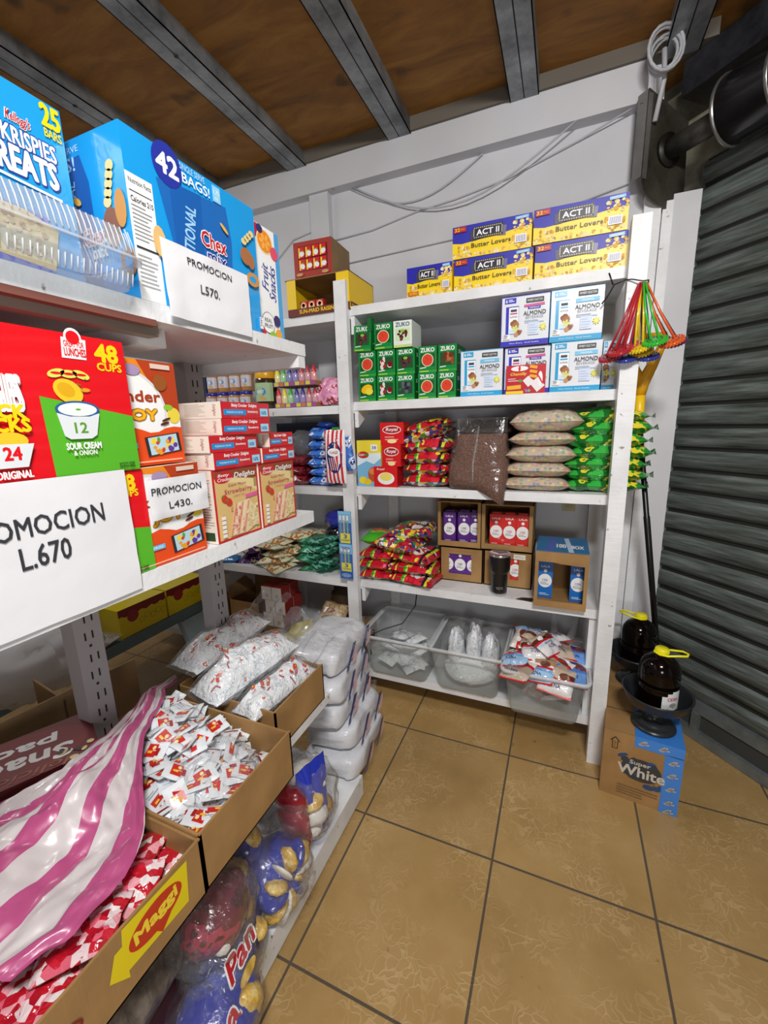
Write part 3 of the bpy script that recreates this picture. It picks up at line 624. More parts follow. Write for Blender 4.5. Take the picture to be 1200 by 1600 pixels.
dessert(-.238, FY+.0215+.0, 'rear red whipped topping box showing only its left edge behind the front one', .10) if False else None

# ------------------------------------------------------------------ third and fourth boards: closed and open cases
b = carton(.128, .07, .225, {n: K('#f0d93a', .35, coat=.4) for n in ('front', 'left', 'right', 'top')}); p = front(b, 0, 0, 0)
p.rect(0, 0, .128, .135, K('#7db9de')); p.poly([(0, .10), (.05, .125), (.09, .11), (.128, .14), (.128, .165), (0, .16)], K('#dff0f8')); p.rect(.075, .175, .035, .03, W); p.text('38', .0925, .19, .024, .016, K('#2a5aa8'), .03)
p.disc(.034, .155, .03, .017, K('#c2261f')); p.text('Lipton', .034, .155, .046, .016, W, .02)
p.disc(.085, .06, .028, .036, K('#c0562a')); p.disc(.085, .075, .022, .016, K('#e08a50')); p.disc(.03, .03, .022, .018, K('#f2d430')); p.disc(.055, .022, .02, .016, K('#e9c92a')); p.disc(.05, .155, .01, .006, K('#4e8f36'))
tag(b.build('iced_tea_box', loc=(-.962+.028, FY+.016, BZ[2])), 'yellow and sky blue iced tea canister box at the left end of the third board', 'box')
def gel(x, z, w, h, y, label, dish, rz=0):
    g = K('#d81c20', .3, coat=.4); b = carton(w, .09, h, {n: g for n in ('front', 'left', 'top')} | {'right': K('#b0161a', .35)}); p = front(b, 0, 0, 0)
    if dish: p.disc(w*.52, h*.42, w*.36, h*.30, W); p.disc(w*.52, h*.50, w*.26, h*.20, K('#f0dc6a')); p.text('Royal', w*.3, h*.86, w*.34, h*.12, W, .02, .2)
    else: p.disc(w*.5, h*.66, w*.40, h*.20, K('#e8e4e0')); p.disc(w*.5, h*.66, w*.37, h*.16, K('#b0161a')); p.text('Royal', w*.5, h*.66, w*.52, h*.20, W, .03, .2); p.lines(w*.2, h*.3, w*.6, 2, h*.12, h*.05, K('#f0a0a0')); p.disc(w*.5, h*.13, w*.2, h*.1, K('#f3e2a0'))
    tag(b.build('gelatin_box', loc=(x, y, z), rz=rz), label, 'box', 'red gelatin boxes')
gel(-.843, BZ[2], .122, .100, FY+.010, 'red gelatin box with a yellow dessert in a white dish, lowest of its stack', True)
gel(-.800, BZ[2]+.1005, .098, .106, FY+.020, 'red gelatin box with white script, middle of its stack', False, R(-4))
gel(-.808, BZ[2]+.207, .118, .100, FY+.020, 'red gelatin box with a red oval badge, topmost of its stack', False, R(3))

def open_case(name, x, y, z, w, d, h, label, lid=False, fr=True, th=.005, mt=CARD):
    t = thing(name, label, 'box', (x, y, z))
    b = MB(); b.box(0, w, 0, d, 0, th, mt); b.box(0, th, 0, d, 0, h, mt); b.box(w-th, w, 0, d, 0, h, mt); b.box(0, w, d-th, d, 0, h, mt); b.box(0, w, 0, d, h-th, h, mt)
    if fr: b.box(w*.07, w*.93, -.0022, .002, .0005, h*.12, mt); b.box(0, w*.07, -.002, .002, 0, h, mt); b.box(w*.93, w, -.002, .002, 0, h, mt)
    b.build('shell', t)
    return t
def milk(x, y, z, col, label, group, h=.168, w=.062):
    c_ = K(col, .3, coat=.5); b = MB(); b.box(0, w, 0, w, 0, h, c_); b.box(w*.15, w*.85, w*.3, w*.7, h, h+.006, c_)
    p = front(b, 0, 0, 0); p.disc(w*.5, h*.48, w*.46, w*.52, W, 20); p.text('LALA', w*.5, h*.88, w*.6, h*.06, W, .03); p.disc(w*.5, h*.76, w*.12, w*.12, W)
    p.text('100', w*.5, h*.50, w*.36, h*.07, c_, .02); p.lines(w*.2, h*.42, w*.6, 2, h*.04, h*.015, GREY); p.rect(0, 0, w, h*.16, K('#e8e8f0', .4), 0) if False else None
    p.lines(w*.15, h*.12, w*.7, 2, h*.035, h*.012, W)
    return tag(b.build('milk_carton', loc=(x, y, z)), label, 'carton', group)
PU, RD, BU = '#5a2a86', '#d22a26', '#1f6fc4'
z4 = BZ[3]
# four brown cases: two below, two on top
for (cx, z, w, h, col, n, lab, glab, xs) in (
        (-.545, z4, .216, .180, PU, 3, 'brown case at the lower left with purple cartons in a small window', 'purple milk cartons seen through the lower window', (.045, .105, .145)),
        (-.324, z4, .226, .182, RD, 1, 'brown case at the lower right, behind the black tumbler, with red cartons', 'red milk carton', (.13,)),
        (-.557, z4+.184, .214, .228, PU, 2, 'brown open case at the upper left holding purple cartons', 'purple milk cartons in the upper open case', (.025, .095, .150)),
        (-.338, z4+.186, .234, .222, RD, 3, 'brown open case at the upper right holding red cartons', 'red milk cartons in the upper open case', (.035, .097, .158))):
    if z == z4:
        t = thing('drink_case', lab, 'box', (cx, 2.0, z)); b = MB()
        w0, w1 = (.045, .16) if col == PU else (.125, .165)
        b.box(0, w0, 0, .005, 0, h, CARD); b.box(w1, w, 0, .005, 0, h, CARD); b.box(w0, w1, 0, .005, 0, h*.22, CARD); b.box(w0, w1, 0, .005, h*.80, h, CARD)
        b.box(0, .005, 0, .26, 0, h, CARD); b.box(w-.005, w, 0, .26, 0, h, CARDD); b.box(0, w, 0, .26, h-.005, h, CARD); b.box(0, w, .255, .26, 0, h, CARD); b.box(0, w, 0, .26, 0, .005, CARD)
        b.box(w*.1, w*.9, -.0006, 0, h*.88, h*.885, CARDD)
        if col == RD: p = front(b, 0, 0, 0); p.rect(w*.62, h*.80, w*.24, h*.13, K('#e6e2d8')); p.lines(w*.64, h*.88, w*.2, 2, h*.04, h*.012, GREY)
        b.build('shell', t)
        for i in range(3 if col == PU else 1):
            milk(cx+(.008+i*.0625 if col == PU else .118), 2.008, z+.006, col, 'purple milk carton, %s one in the window of the lower left brown case' % ('left', 'middle', 'right')[i] if col == PU else 'red milk carton with a white disc, in the window of the lower right case', glab if col == PU else None)
    else:
        t = open_case('drink_case', cx, 2.0, z, w, .24, h, lab)
        for i, dx in enumerate(xs):
            if dx+.058 > w-.006: dx = w-.066
            milk(cx+dx, 2.0+(.015 if col == PU and i == 0 else .02+.012*(col == PU)*i), z+.006, col, ('purple' if col == PU else 'red')+' milk carton with a white disc, %s in its upper open case' % ('left', 'middle', 'right')[i], glab, .165)
b = MB(); b.box(0, .22, 0, .02, 0, .008, CARDD); p = None
t = open_case('drink_case', -.078, FY-.030, z4+.001, .208, .24, .250, 'brown case with a blue printed top holding two blue cartons, at the right end')
b = MB(); b.box(0.0, .208, -.0015, .24, .2505, .253, K('#2a6d9e', .4)); p = Panel(b, (0, 0, .253), (1, 0, 0), (0, 1, 0)); p.rect(.045, .0, .03, .22, K('#4a5fb0'), R(-4)); p.rect(.12, .0, .02, .22, K('#b9cfe6'), R(5)); p.text('100', .10, .09, .04, .06, W, .03); p.text('BOX', .165, .08, .05, .05, W, .03)
b.build('printed_top', t)
b = MB(); b.box(0.001, .207, -.004, -.0022, .205, .249, CARD); b.add([(0, -.003, .215), (.208, -.003, .215), (.208, -.003, .195), (.10, -.003, .200), (.03, -.003, .212)], [(4, 3, 2, 1, 0)], CARD); b.build('torn_flap', t)
milk(-.068, FY+.055, z4+.008, BU, 'blue milk carton with a white disc, left one in the case with the blue top', 'blue milk cartons')
milk(.066, FY+.045, z4+.008, BU, 'blue milk carton with a white disc, right one in the case with the blue top', 'blue milk cartons')
b = MB(); b.add([(-.155, FY+.01, z4+.001), (-.085, FY-.0, z4+.001), (-.083, FY+.04, z4+.001), (-.13, FY+.035, z4+.001), (-.155, FY+.01, z4+.003), (-.085, FY-.0, z4+.003), (-.083, FY+.04, z4+.004), (-.13, FY+.035, z4+.003)], [(3, 2, 1, 0), (4, 5, 6, 7), (0, 1, 5, 4), (1, 2, 6, 5), (2, 3, 7, 6), (3, 0, 4, 7)], BLK)
tag(b.build('plastic_scrap'), 'black plastic scrap lying on the board between the tumbler and the blue topped case', 'scrap')
# tumbler
t = thing('tumbler', 'black insulated tumbler with a steel rim, standing alone on the fourth board', 'tumbler', (-.236, FY+.012, z4+.001))
t.location.y = 1.905
b = MB(); b.lathe([(0, .012), (.036, .012), (.037, .02), (.038, .105), (.040, .11), (.048, .125), (.0495, .185), (.0495, .19)], K('#0e0e11', .35, coat=.3), 36); p = Panel(b, (0, 0, 0), (1, 0, 0), (0, 0, 1), warp=lambda x, y, k: Vector(((.0382+k)*sin(x/.038), -(.0382+k)*cos(x/.038), y)))
p.text('YETI', .006, .04, .032, .012, K('#8a8a8e', .4), .02); b.build('body', t)
b = MB(); b.lathe([(.0495, .19), (.0505, .197), (.047, .201), (.045, .196), (.0, .190)], K('#c9cbcd', .2, .9), 36); b.build('rim', t)
b = MB(); b.lathe([(0, 0), (.034, 0), (.036, .003), (.036, .012)], K('#c9cbcd', .2, .9), 36); b.build('base_band', t)

# ------------------------------------------------------------------ soft packs
def nz(x, y, z, s=1.0): return noise.noise(Vector((x*s, y*s, z*s)))
def pillow(b, w, d, t, m, seed=0, nu=16, nv=12, fin=.045, wr=.10, sag=0.0, ends='u', pu=3.6, pv=3.0, mb=None):
    """closed soft pack lying flat, centred in x,y, resting on z=0; returns the top surface"""
    def half(u, v):
        a = abs(2*u-1); c = abs(2*v-1)
        if ends == 'u': a2 = min(1, a/(1-fin)); c2 = c
        else: a2 = a; c2 = min(1, c/(1-fin))
        h = max(0, 1-a2**pu)**.55*max(0, 1-c2**pv)**.5
        return h*(1+wr*1.3*nz(u*3.1+seed*7.3, v*2.7, seed*1.7)+wr*.9*nz(u*8, v*7, seed*3.1)+wr*.5*nz(u*17, v*14, seed*1.9))
    def top(u, v):
        h = half(u, v); e = .02*w*nz(v*4, seed*5.1, 1.2)
        return Vector(((u-.5)*w+e*(2*u-1), (v-.5)*d+.02*d*nz(u*4, seed, 3.3)*(2*v-1), t*.42+.58*t*h-sag*(2*u-1)**2+.0012))
    def bot(u, v):
        h = half(1-u, v); q = top(1-u, v); return Vector((q.x, q.y, max(0, t*.42-.42*t*h*1.15)-sag*(2*u-1)**2 if sag else max(0, t*.42-.42*t*h*1.15)))
    b.grid(nu, nv, top, m); b.grid(nu, nv, bot, mb or m)
    return top
def surf(b, top, w, d, eps=.0012):
    """printed decals on the top of a pillow; x,y run 0..w, 0..d"""
    def warp(x, y, k):
        q = top(min(1, max(0, x/w)), min(1, max(0, y/d))); return q+Vector((0, 0, .0014+k))
    return Panel(b, (0, 0, 0), (1, 0, 0), (0, 1, 0), eps=.0003, warp=warp)
def put(b, name, label, cat, loc, rot, group=None, parent=None):
    o = b.build(name, parent, loc=loc, rot=rot); return tag(o, label, cat, group)
JUN = pattern('jelly_pack_print', [(0, '#d81f33'), (.10, '#e8e040'), (.13, '#c9152c'), (.30, '#3fae3a'), (.34, '#cfe84a'), (.38, '#c8192e'), (.60, '#e02a3e'), (.78, '#2b1b2a'), (.84, '#dde23a'), (.9, '#b51a2c')], 'u', 1, .22, .5, 22, coords='UV', coat=.6)
CANDY = pattern('mixed_candy_pack', [(0, '#c8203a'), (.14, '#4a2f7a'), (.26, '#e9c63a'), (.36, '#3a8f3a'), (.48, '#7a2f5e'), (.60, '#e9e4e0'), (.70, '#2f4a9a'), (.8, '#d9702a'), (.9, '#8f1c2c')], 'voronoi', 55, .22, .5, 24, coat=.6)
MIXED = pattern('mixed_pack_edge', [(0, '#2a1620'), (.4, '#5a2238'), (.5, '#c9c4c8'), (.58, '#2a1620'), (.7, '#8f1c2c')], 'noise', 18, .25, .5, 24, coat=.6)
def jelly(x, y, z, rz, seed, label, group, w=.235, d=.22, t=.064, m=JUN, tilt=0, roll=0, txt='Jelly'):
    b = MB(); top = pillow(b, w, d, t, m, seed, mb=CANDY, wr=.3); p = surf(b, top, w, d)
    p.rect(w*.18, d*.04, w*.20, d*.8, K('#3fae3a', .25)); p.blobs(w*.40, w*.95, d*.02, d*.6, 26, .006, .012, [K(c_, .3) for c_ in ('#d81f33', '#c9152c', '#e9e4e0', '#2b1b2a', '#e8d840', '#7a2f5e')], seed); p.rect(w*.50, d*.06, w*.36, d*.5, K('#d81f33', .25)) if seed % 2 else None
    p.disc(w*.28, d*.2, w*.10, d*.10, K('#c81c2a', .25)); p.disc(w*.66, d*.24, w*.13, d*.12, K('#e9dc3a' if seed % 2 else '#f3f0ea', .25), 14)
    p.text(txt, w*.68, d*.5, w*.34, d*.15, W, .03)
    return put(b, 'candy_bag', label, 'bag', (x, y, z), (roll, tilt, rz), group)
# third board: jelly packs, five high
for i, (dx, dy, rz) in enumerate(((0, 0, 2), (.008, .004, -3), (-.004, -.004, 1), (.004, .002, -2))):
    jelly(-.590+dx, FY+.135+dy, BZ[2]+.001+i*.054, R(rz), i+1, 'red and green bag of jelly candy on the third board, %s of its stack' % ('lowest', 'second', 'third', 'fourth')[i], 'jelly candy bags on the third board')
jelly(-.600, FY+.13, BZ[2]+.215, R(-6), 8, 'red and green candy bag sagging on top of the jelly stack beside the brown bag', 'jelly candy bags on the third board', tilt=R(-16), t=.06, m=CANDY)
jelly(-.590, FY+.15, BZ[2]+.262, R(6), 9, 'uppermost candy bag with a yellow stripe on the third board jelly stack', 'jelly candy bags on the third board', tilt=R(-10), t=.048)
# fourth board: taller heap of candy bags
H = [(-.835, .12, 0, 4, .055, 'lowest at the left'), (-.650, .10, .0, -6, .055, 'lowest at the right'), (-.845, .12, .052, -4, .056, 'second at the left'), (-.655, .11, .055, 5, .055, 'second at the right'),
     (-.840, .13, .105, 3, .055, 'third at the left'), (-.665, .12, .108, -7, .055, 'third at the right'), (-.740, .11, .162, -10, .075, 'broad one across the top front'), (-.690, .16, .222, 4, .06, 'topmost with mixed candies')]
for i, (x, dy, dz, rz, t, wh) in enumerate(H):
    jelly(x, FY+dy, BZ[3]+.001+dz, R(rz), 11+i, 'red candy bag in the heap on the fourth board, '+wh, 'candy bags heaped on the fourth board', w=.23, d=.24, t=t, m=JUN if i not in (6, 7) else CANDY, tilt=R((0, 3, 0, 2, 2, 4, 3, -4)[i]))
GRN = pattern('lime_pack_print', [(0, '#49b62c'), (.35, '#8fd12f'), (.45, '#e0612f'), (.7, '#d9402a'), (.8, '#3fa62c')], 'v', 1, .22, .5, 22, coords='UV', coat=.6)
b = MB(); top = pillow(b, .16, .20, .06, GRN, 31, wr=.2); p = surf(b, top, .16, .20); p.rect(.02, .10, .10, .06, K('#58c332', .25))
put(b, 'candy_bag', 'bright green and orange bag against the white post on the fourth board', 'bag', (-.875, FY+.14, BZ[3]+.175), (0, R(3), R(6)))
# brown cereal bag, sagging over the board edge
CHOC = pattern('brown_puffed_cereal', [(.3, '#3a2219'), (.5, '#62402f'), (.7, '#855a45')], 'noise', 170, .75, .4, 160, interp='LINEAR')
bc = thing('cereal_bag', 'large clear upright bag of brown cereal, one corner hanging over the third board', 'bag', (-.345, FY+.055, BZ[2]))
def cb(s, inner):
    def f(u, v):
        a = 2*pi*u; x = cos(a); y = sin(a); sgn = lambda q: (abs(q)**.55)*(1 if q > 0 else -1)
        zz = v; ww = (.125+.010*sin(zz*5))*(1-.04*zz); hh = .066*(1-.75*zz**2.2)*(.5+.5*min(1, zz*6+.45)) 
        if inner: ww *= .97; hh = max(.004, hh-.004)
        Z = .002+zz*(.315 if not inner else .245)
        px = sgn(x)*ww; py = sgn(y)*hh*(1+.12*nz(px*20, Z*18, 3))+.012*nz(px*8, Z*9, 1)
        if px > .02 and zz < .25 and y < 0.3: k = (1-zz/.25)*((px-.02)/.10)**1; Z -= .062*k; py -= .030*k+.012*(zz < .3)
        if zz < .12: Z = max(Z, .004) if px <= .02 else Z
        return Vector((px+.015*zz, py-.006, Z))
    return f
b = MB(); b.grid(36, 22, cb(0, True), CHOC); b.add([cb(0, True)(i/36, 1) for i in range(36)], [tuple(range(36))], CHOC); b.build('cereal', bc)
b = MB(); b.grid(36, 22, cb(0, False), film('cereal_bag_film', .02, '#ffffff', .16, 12.0, .35)); b.tube([(.01-.02, -.070, .02), (.0-.01, -.074, .12), (.0, -.058, .20), (.005, -.03, .28)], .005, BAGF, 6); b.build('clear_bag', bc)
DRK = pattern('dark_cocoa_cereal', [(.3, '#1c1210'), (.6, '#35241e'), (.75, '#4a352c')], 'noise', 120, .5, .6, 100, interp='LINEAR')
b = MB(); pillow(b, .26, .22, .10, DRK, 4, wr=.2); put(b, 'cereal_bag', 'dark cocoa cereal bag lying behind the brown cereal bag, near the wall', 'bag', (-.33, FY+.30, BZ[2]+.205), (0, 0, 0))
b = MB(); pillow(b, .26, .24, .20, DRK, 5, wr=.2); put(b, 'cereal_bag', 'dark cocoa cereal bag at the bottom behind the upright brown one', 'bag', (-.33, FY+.30, BZ[2]+.001), (0, 0, 0))
LOOP = pattern('ring_loops', [(0, '#cf8f86'), (.18, '#d8c98a'), (.34, '#8fa58a'), (.5, '#c9a0a8'), (.64, '#8f93a0'), (.76, '#d9b48f'), (.88, '#d3cdbf')], 'voronoi', 62, .5, .25, 40, coat=.5)
for i, (w_, t, dx, dy, wh) in enumerate(((.275, .062, 0, .0, 'lowest'), (.275, .066, .003, .004, 'second from the bottom'), (.28, .074, .012, .0, 'third from the bottom, bulging'), (.265, .062, .020, .006, 'fourth from the bottom'), (.285, .090, .030, -.002, 'topmost and roundest'))):
    z0 = BZ[2]+.001+(0, .060, .122, .192, .252)[i]
    b = MB(); pillow(b, w_, .25, t, LOOP, 40+i, nu=22, nv=14, wr=.12, pu=3.6, pv=2.6, fin=.03)
    T2 = b.v; 
    b.tube([(-w_/2+.004, -.05, t*.42), (-w_/2-.010, .0, t*.45), (-w_/2+.004, .05, t*.42)], .003, BAGF, 5)
    put(b, 'cereal_bag', 'clear bag of pastel cereal rings, '+wh+' in its stack', 'bag', (-.098+dx, FY+.135+dy, z0), (0, 0, R((1, -2, 2, -1, 1)[i])), 'bags of pastel cereal rings')
GP = pattern('green_snack_print', [(0, '#1f8f34'), (.34, '#37b045'), (.46, '#176b26'), (.56, '#f0d83a'), (.60, '#28a03a'), (.74, '#c9d4c9'), (.78, '#1e7f30')], 'noise', 9, .2, .6, 26, coat=.7)
for i in range(7):
    w_ = .30; t = (.044, .048, .046, .05, .05, .052, .045)[i]; t = t*1.35; z0 = BZ[2]+.001+(0, .042, .088, .132, .180, .228, .278)[i]
    b = MB(); top = pillow(b, w_, .22, t, GP, 60+i, nu=20, wr=.3); p = surf(b, top, w_, .22)
    q = Panel(b, (0, 0, 0), (1, 0, 0), (0, 0, 1), warp=lambda x, y, k, top=top, t=t: Vector((x-.15, (lambda v: top(max(0.0, min(1, x/.30)), v).y)(.06+.2*max(0, y)/t)-.0015-k, .42*t+.5*y)))
    q.text(('RANCHITAS', 'VERDES')[i % 2], .105, t*.45, .13, t*.75, K('#f4e23a', .3) if i != 3 else K('#d8372a', .3), .03)
    b.add([(.142, -.03, t*.42), (.172, -.05, t*.3), (.176, .0, t*.62), (.168, .04, t*.42), (.142, .03, t*.5)], [(0, 1, 2, 3, 4)], GP)
    put(b, 'snack_bag', 'green snack bag in the stack against the right post, %s' % ('lowest', 'second from the bottom', 'third from the bottom', 'fourth from the bottom', 'third from the top', 'second from the top', 'topmost')[i],
        'bag', (.165+(.01 if i % 2 else -.004), FY+.155, z0), (0, 0, R((2, -3, 1, 3, -2, 2, -4)[i])), 'green snack bags beside the post')

# ------------------------------------------------------------------ tubs on the bottom board
def tub(x, y, z, w, d, h, label, rz=0):
    t = thing('storage_tub', label, 'tub', (x, y, z), rz)
    b = MB(); n = 8
    def ring(k, zz, out=0):
        s = .80+.20*zz/h; W2, D2 = w/2*s+out, d/2*s+out; r = .03; pts = []
        for cx, cy, a0 in ((W2-r, D2-r, 0), (-W2+r, D2-r, pi/2), (-W2+r, -D2+r, pi), (W2-r, -D2+r, 1.5*pi)):
            for q in range(n): a = a0+pi/2*q/(n-1); pts.append((cx+r*cos(a), cy+r*sin(a), zz))
        return pts
    rings = [ring(0, .002), ring(1, .012, .002), ring(2, h*.5), ring(3, h*.92)]; N = 4*n
    vs = [p for r_ in rings for p in r_]; fs = [(i*N+k, i*N+(k+1) % N, (i+1)*N+(k+1) % N, (i+1)*N+k) for i in range(3) for k in range(N)]+[tuple(range(N))[::-1]]
    b.add(vs, fs, FROST, True); b.build('body', t)
    b = MB(); r = [ring(0, h*.92), ring(0, h*.92, .012), ring(0, h, .014), ring(0, h, .004)]; vs = [p for q in r for p in q]
    b.add(vs, [(i*N+k, i*N+(k+1) % N, (i+1)*N+(k+1) % N, (i+1)*N+k) for i in range(3) for k in range(N)], film('tub_rim_plastic', .6, '#eef2f0', .25, 6, .15), True); b.build('rim', t)
    return t
zb = BZ[4]+.001
tub(-.735, 1.99, zb, .38, .36, .235, 'frosted clear tub at the left of the bottom board, with a black cable')
tub(-.370, 1.985, zb, .36, .36, .235, 'frosted clear tub in the middle of the bottom board, with clear wrapped white rolls')
tub(-.015, 1.94, zb, .345, .40, .235, 'frosted clear tub at the right, heaped with cookie packs and jutting over the board')
WP = pattern('white_foil_print', [(0, '#eef1f4'), (.60, '#dfe4ea'), (.66, '#a9b4c4'), (.70, '#f2f4f6')], 'noise', 24, .25, .8, 40, coat=.4)
def crumple(b, cx, cy, cz, rx, ry, rz_, m, seed, nu=22, nv=12, amp=.25, fr=3.0):
    def f(u, v):
        a = 2*pi*u; e = -pi/2+pi*v; d = Vector((cos(a)*cos(e), sin(a)*cos(e), sin(e))); k = 1+amp*nz(d.x*fr+seed, d.y*fr, d.z*fr)+amp*.5*nz(d.x*fr*2.7, d.y*fr*2.7+seed, d.z*fr*2.7)
        return Vector((cx+rx*d.x*k, cy+ry*d.y*k, cz+rz_*d.z*k))
    b.grid(nu, nv, f, m)
rr = random.Random(5)
def soft(b, rr, x, y, z, w, d, t, m, mb=None, seed=None): pass
for i in range(16):
    b = MB(); top = pillow(b, .13, .10, .028, WP, 80+i, nu=10, nv=8, wr=.4); p = surf(b, top, .13, .1); p.lines(.03, .06, .07, 3, .012, .003, K('#5a6a8a')); 
    put(b, 'white_pack', 'small white foil pack among many alike in the left frosted tub', 'pack', (-.735+rr.uniform(-.08, .08), 2.0+rr.uniform(-.08, .07), zb+.02+.0082*i), (R(rr.uniform(-14, 14)), R(rr.uniform(-14, 14)), rr.uniform(0, 6)), 'white packs in the left tub')
b = MB(); pts = [(-.75, 2.22, .66), (-.70, 2.10, .62), (-.69, 2.02, .52), (-.74, 1.95, .44), (-.83, 1.90, .415), (-.87, 1.87, .40), (-.885, 1.84, .34), (-.86, 1.80, .30)]
b.tube([Vector(pts[i]).lerp(Vector(pts[i+1]), t/4) for i in range(len(pts)-1) for t in range(4)], .0032, BLK, 6); b.box(-.905, -.865, 1.835, 1.86, .385, .425, BLK)
tag(b.build('power_cable'), 'black power cable with a plug hanging into the left frosted tub', 'cable')
RW = pattern('red_marked_white_sachets', [(0, '#f1f3f6'), (.50, '#c4ccd6'), (.54, '#f1f3f6'), (.62, '#d8dfe6'), (.655, '#b4442f'), (.69, '#eef0f2')], 'noise', 26, .3, .9, 38, coat=.3)
for i, (x, h, dy) in enumerate(((-.45, .20, 0), (-.36, .215, .02), (-.275, .20, -.01))):
    t = thing('wrapped_roll', 'clear wrapped bundle of white sachets in the middle tub, %s' % ('left', 'centre', 'right')[i], 'bundle', (x, 1.98+dy, zb+.03), 0, 'sachet bundles in the middle tub')
    b = MB(); crumple(b, 0, 0, h/2+.01, .046, .075, h/2+.03, RW, i*3, amp=.22); b.build('sachets', t)
    b = MB(); crumple(b, 0, 0, h/2+.012, .049, .079, h/2+.036, FILM, i*3, amp=.22)
    b.add([(-.02, 0, h+.02), (.02, 0, h+.02), (.045, .01, h+.07), (0, .0, h+.085), (-.04, -.01, h+.07)], [(0, 1, 2, 3, 4)], FILM); b.build('wrapper', t)
b = MB(); crumple(b, -.37, 1.97, zb+.075, .14, .14, .062, WP, 9, amp=.12); tag(b.build('packing_paper'), 'crumpled whitish packing at the bottom of the middle frosted tub', 'packing')
# cookie packs in the right tub
CKM = [pattern('cookie_pack_a', [(0, '#a8cdf0'), (.38, '#7fb2e6'), (.52, '#d0202c'), (.60, '#f1ebe6'), (.68, '#b08a6a')], 'v', 1, .2, .6, 26, coords='UV', coat=.7),
       pattern('cookie_pack_b', [(0, '#e8e6e8'), (.4, '#cfd8e6'), (.55, '#d0202c'), (.64, '#5a2a20'), (.8, '#c9b09a')], 'v', 1, .2, .6, 26, coords='UV', coat=.7),
       pattern('cookie_pack_c', [(0, '#c9b8a6'), (.3, '#a89484'), (.62, '#c8182a'), (.75, '#e9e2da')], 'v', 1, .2, .6, 26, coords='UV', coat=.7),
       pattern('cookie_pack_d', [(0, '#6f9fe0'), (.5, '#4a78cc'), (.62, '#b0202c'), (.68, '#2a2a7c'), (.86, '#f0ece8')], 'v', 1, .2, .6, 26, coords='UV', coat=.7)]
def cookie(x, y, z, rx, ry, rz, k, label=None, w=.15, d=.12, t=.03):
    b = MB(); top = pillow(b, w, d, t, CKM[k], 100+k+int(x*1000) % 17, nu=14, nv=10, wr=.35, ends='v'); p = surf(b, top, w, d)
    p.text('AVENA' if k != 3 else 'HAVEN', w*.45, d*.28, w*.42, d*.14, K('#26306a'), .02); p.text('BOCADITO', w*.45, d*.45, w*.40, d*.07, K('#26306a'), .01)
    p.disc(w*.72, d*.70, w*.16, d*.12, K('#6a3a28')); p.disc(w*.30, d*.72, w*.12, d*.10, W)
    b.box(-w/2, w/2, -d/2-.004, -d/2+.008, t*.42-.001, t*.42+.003, RED)
    put(b, 'cookie_pack', label or 'cookie pack in blue, red and white lying in the right frosted tub', 'pack', (x, y, z), (rx, ry, rz), 'cookie packs heaped in the right tub')
for i in range(12): cookie(-.015+rr.uniform(-.05, .05), 1.95+rr.uniform(-.07, .07), zb+.016+.013*i, R(rr.uniform(-14, 14)), R(rr.uniform(-14, 14)), rr.uniform(0, 6), rr.randrange(4), w=.13, d=.10)
CN = ('pale blue and red', 'white and red', 'beige and red', 'blue and purple')
top_c = [(-.135, 1.835, .425, 14, -22, -20, 0, 'sticking out at the left of the heap'), (-.055, 1.87, .455, 16, 6, 15, 1, 'high in the middle of the heap'), (-.04, 1.795, .415, 34, -6, -12, 0, 'with AVENA lettering at the front centre'), (-.12, 1.775, .400, 20, -14, -28, 2, 'at the front left corner'), (.02, 1.83, .43, 18, 10, -30, 2, 'right of centre at the front'), (.03, 1.92, .455, 10, 14, 20, 2, 'behind the centre'),
         (.085, 1.83, .41, 28, 16, 10, 3, 'at the front right corner'), (.095, 1.94, .43, 12, 10, 4, 3, 'at the right rear'), (-.05, 1.95, .475, 8, -4, 160, 1, 'at the top of the heap'), (-.11, 1.94, .46, 6, -12, 80, 2, 'at the left rear'), (.01, 2.01, .46, -8, 6, 40, 1, 'furthest back in the middle'), (-.09, 2.03, .45, -6, -8, 200, 0, 'furthest back at the left'), (.035, 1.775, .395, 48, 4, -10, 1, 'hanging over the front rim'), (-.02, 1.89, .485, 20, 4, 60, 1, 'lying crosswise on top')]
for x, y, z, a, c, e, k, wh in top_c: cookie(x, y, z-.01, R(a), R(c), R(e), k, CN[k]+' cookie pack '+wh, w=.14, d=.115, t=.036)
b = MB()
for s in (-1, 1): b.tube([(.05+s*.03, 2.0, .45), (.06+s*.05, 2.05, .56), (.07+s*.06, 2.08, .60)], [.02, .012, .03], FILM, 8)
tag(b.build('torn_wrapper'), 'clear torn wrapper standing up at the back of the cookie tub', 'wrapper')

# ------------------------------------------------------------------ carton with bowls and bottles beside the shutter
sw = thing('detergent_case', 'brown carton with blue corner strip and cloud logo, standing on the floor by the shutter', 'box', (.219, 1.662, 0), R(-6.5))
b = MB(); w_, h_, d_ = .262, .292, .30; b.box(0, w_, 0, d_, 0, h_, CARD); b.box(0, w_, .0, .004, h_, h_+.003, CARDD); b.box(-.0005, w_*.6, .148, .151, h_, h_+.0015, K('#4a3824', .8))
p = front(b, 0, 0, 0); NV = K('#2d4a72', .6); NV2 = K('#3a3a3c', .6); LG = K('#c9c2b4', .5)
p.disc(.135, .150, .068, .050, NV2, 24); p.blobs(.07, .19, .11, .19, 12, .010, .018, [NV, NV2], 4); p.disc(.065, .196, .014, .008, NV, 10, .6); p.disc(.078, .204, .010, .006, NV, 10, .2)
p.disc(.165, .088, .020, .012, NV, 12); p.disc(.19, .092, .016, .011, NV, 12); p.disc(.205, .105, .012, .008, NV, 12)
p.text('Super', .130, .178, .070, .024, LG, .03); p.text('White', .135, .142, .160, .046, LG, .045); p.text('DETERGENTE', .14, .108, .09, .008, K('#5c4a34'), .01)
